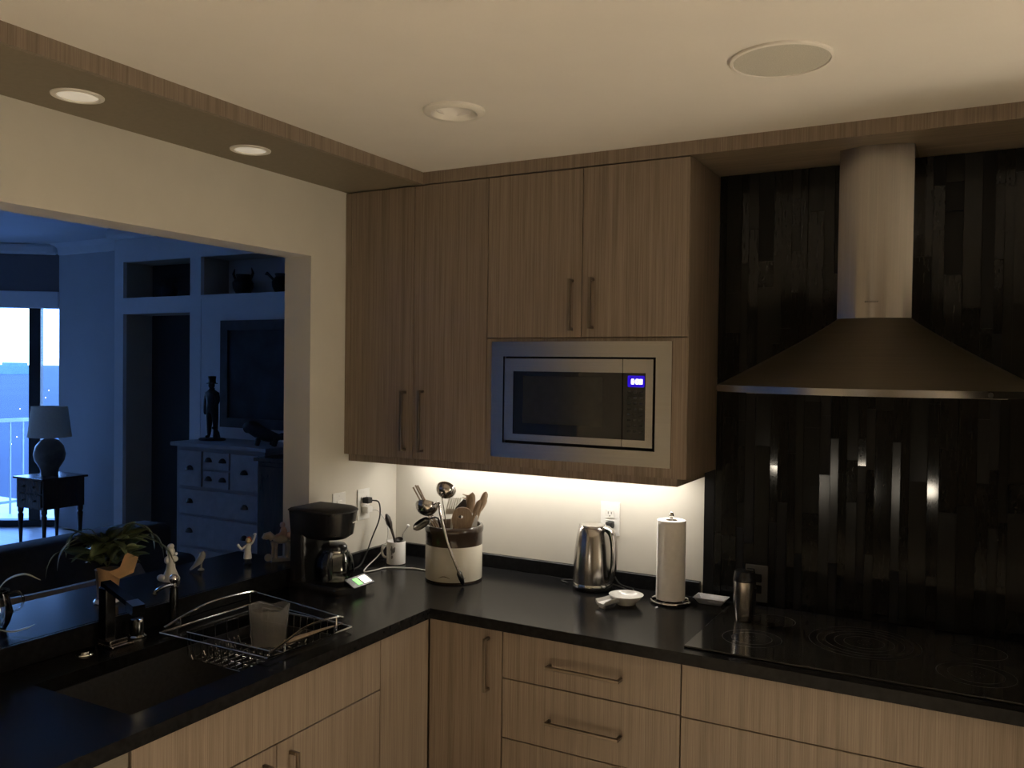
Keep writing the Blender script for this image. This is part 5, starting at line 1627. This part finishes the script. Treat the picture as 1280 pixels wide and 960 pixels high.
se = [(0, 1), (1, 2), (2, 3), (3, 4), (0, 5), (5, 6), (6, 7), (7, 8), (0, 9), (9, 10), (10, 11), (11, 12), (2, 13), (13, 14), (14, 15), (15, 16), (2, 17), (17, 18), (18, 19), (19, 20)]
srad = [0.046, 0.046, 0.05, 0.022, 0.03, 0.036, 0.026, 0.016, 0.012, 0.036, 0.026, 0.016, 0.012, 0.026, 0.021, 0.017, 0.013, 0.026, 0.021, 0.017, 0.013]
me.from_pydata([v - Vector(sm.location) for v in sv], se, [])
body = bpy.data.objects.new('body', me)
COL.objects.link(body); body.parent = sm
me.materials.append(M['bronze'])
body.modifiers.new('skin', 'SKIN').use_smooth_shade = True
for i, sk_ in enumerate(me.skin_vertices[0].data):
    sk_.radius = (srad[i], srad[i]*0.8)
    sk_.use_root = (i == 0)
body.modifiers.new('sub', 'SUBSURF').levels = 1
body.modifiers['sub'].render_levels = 1
bm = nb(); ball(bm, S(-0.005, -0.004, 0.428), 0.027, (0.9, 0.95, 1.1)); obj('head', bm, 'bronze', sm, smooth=True)
bm = nb(); lathe(bm, [(0.0, 0.440), (0.042, 0.440), (0.043, 0.445), (0.029, 0.447), (0.028, 0.47), (0.031, 0.498), (0.0, 0.500)], 20, c=(sx_-0.005, sy_, DZT)); obj('hat', bm, 'bronze', sm, smooth=True)
bm = nb(); tube(bm, [S(0.06, -0.01, 0.014), S(0.055, -0.01, 0.06), S(0.045, -0.012, 0.085)], [0.03, 0.024, 0.016], 10); ball(bm, S(0.046, -0.02, 0.098), 0.018, (1.2, 1, 0.8)); obj('dog', bm, 'bronze', sm, smooth=True)

cr = thing('animal_carving', 'long dark carved animal lying on the dresser', 'carving', (-2.30, 1.62, DZT))
bm = nb()
cc = curve([(-2.52, 1.56, DZT+0.125), (-2.47, 1.57, DZT+0.130), (-2.40, 1.59, DZT+0.095), (-2.30, 1.61, DZT+0.065), (-2.20, 1.63, DZT+0.075), (-2.02, 1.64, DZT+0.10)], 5)
n_ = len(cc)
tube(bm, cc, [0.022+0.030*math.sin(PI*min(1, (i+2)/(n_*0.75)))**0.6 if i < n_*0.7 else 0.03*(1-(i-n_*0.7)/(n_*0.4)) for i in range(n_)], 12)
for a, b in ((-2.40, 1.55), (-2.36, 1.66), (-2.26, 1.58), (-2.24, 1.68)):
    tube(bm, [(a, b, DZT+0.0006), (a+0.01, b+0.01, DZT+0.06)], [0.018, 0.02], 8)
ball(bm, (-2.50, 1.56, DZT+0.150), 0.014)
obj('animal', bm, 'bronze', cr, smooth=True)

# dark cabinet to the right of the dresser
dk = thing('dark_cabinet', 'tall dark cabinet standing between dresser and jamb', 'cabinet', (-1.75, 1.6, 0))
bm = nb(); box(bm, -2.16, -1.30, 1.32, UY0-0.012, 0.05, 1.06, 0.006); obj('case', bm, 'table_wood', dk)
bm = nb(); box(bm, -2.18, -1.28, 1.30, UY0-0.010, 1.0605, 1.085, 0.004); obj('top', bm, 'table_wood', dk)
for k in range(2):
    bm = nb(); box(bm, -2.14+k*0.42, -1.74+k*0.42, 1.302, 1.3195, 0.10, 1.03, 0.003); dd_ = obj('door', bm, 'table_wood', dk)
    bm = nb(); ball(bm, (-1.77+k*0.08, 1.290, 0.6), 0.012, u=10, v=8); obj('knob', bm, 'bronze', dd_, smooth=True)
bm = nb(); box(bm, -2.14, -1.32, 1.36, UY0-0.03, 0.0005, 0.0495); obj('plinth', bm, 'table_wood', dk)

# ------------------------------------------------------------------ unseen globe lamps added outside the frame to light the kitchen


def unseen_globe_lamp(label, x, y, z, r, m):
    t = thing('unseen_globe_lamp', label, 'lamp', (x, y, 0), 0)
    bm = nb(); lathe(bm, [(0.0, 0.0005), (0.14, 0.0005), (0.14, 0.015), (0.03, 0.03), (0.012, 0.05)], 28, c=(x, y, 0)); obj('base', bm, 'bronze', t, smooth=True)
    bm = nb(); tube(bm, [(x, y, 0.045), (x, y, z-r-0.005)], 0.011, 10); obj('pole', bm, 'bronze', t, smooth=True)
    bm = nb(); ball(bm, (x, y, z), r, u=20, v=14); obj('globe', bm, m, t, smooth=True)


unseen_globe_lamp('unseen globe lamp added beside the right wall to light the left cabinets', 3.86, -1.00, 0.72, 0.28, 'unseen_globe_light')  # added to brighten the left base cabinet fronts
unseen_globe_lamp('unseen globe lamp added behind the viewer for glints on the tiles', 1.30, -5.5, 0.74, 0.06, 'unseen_globe_light_dim')
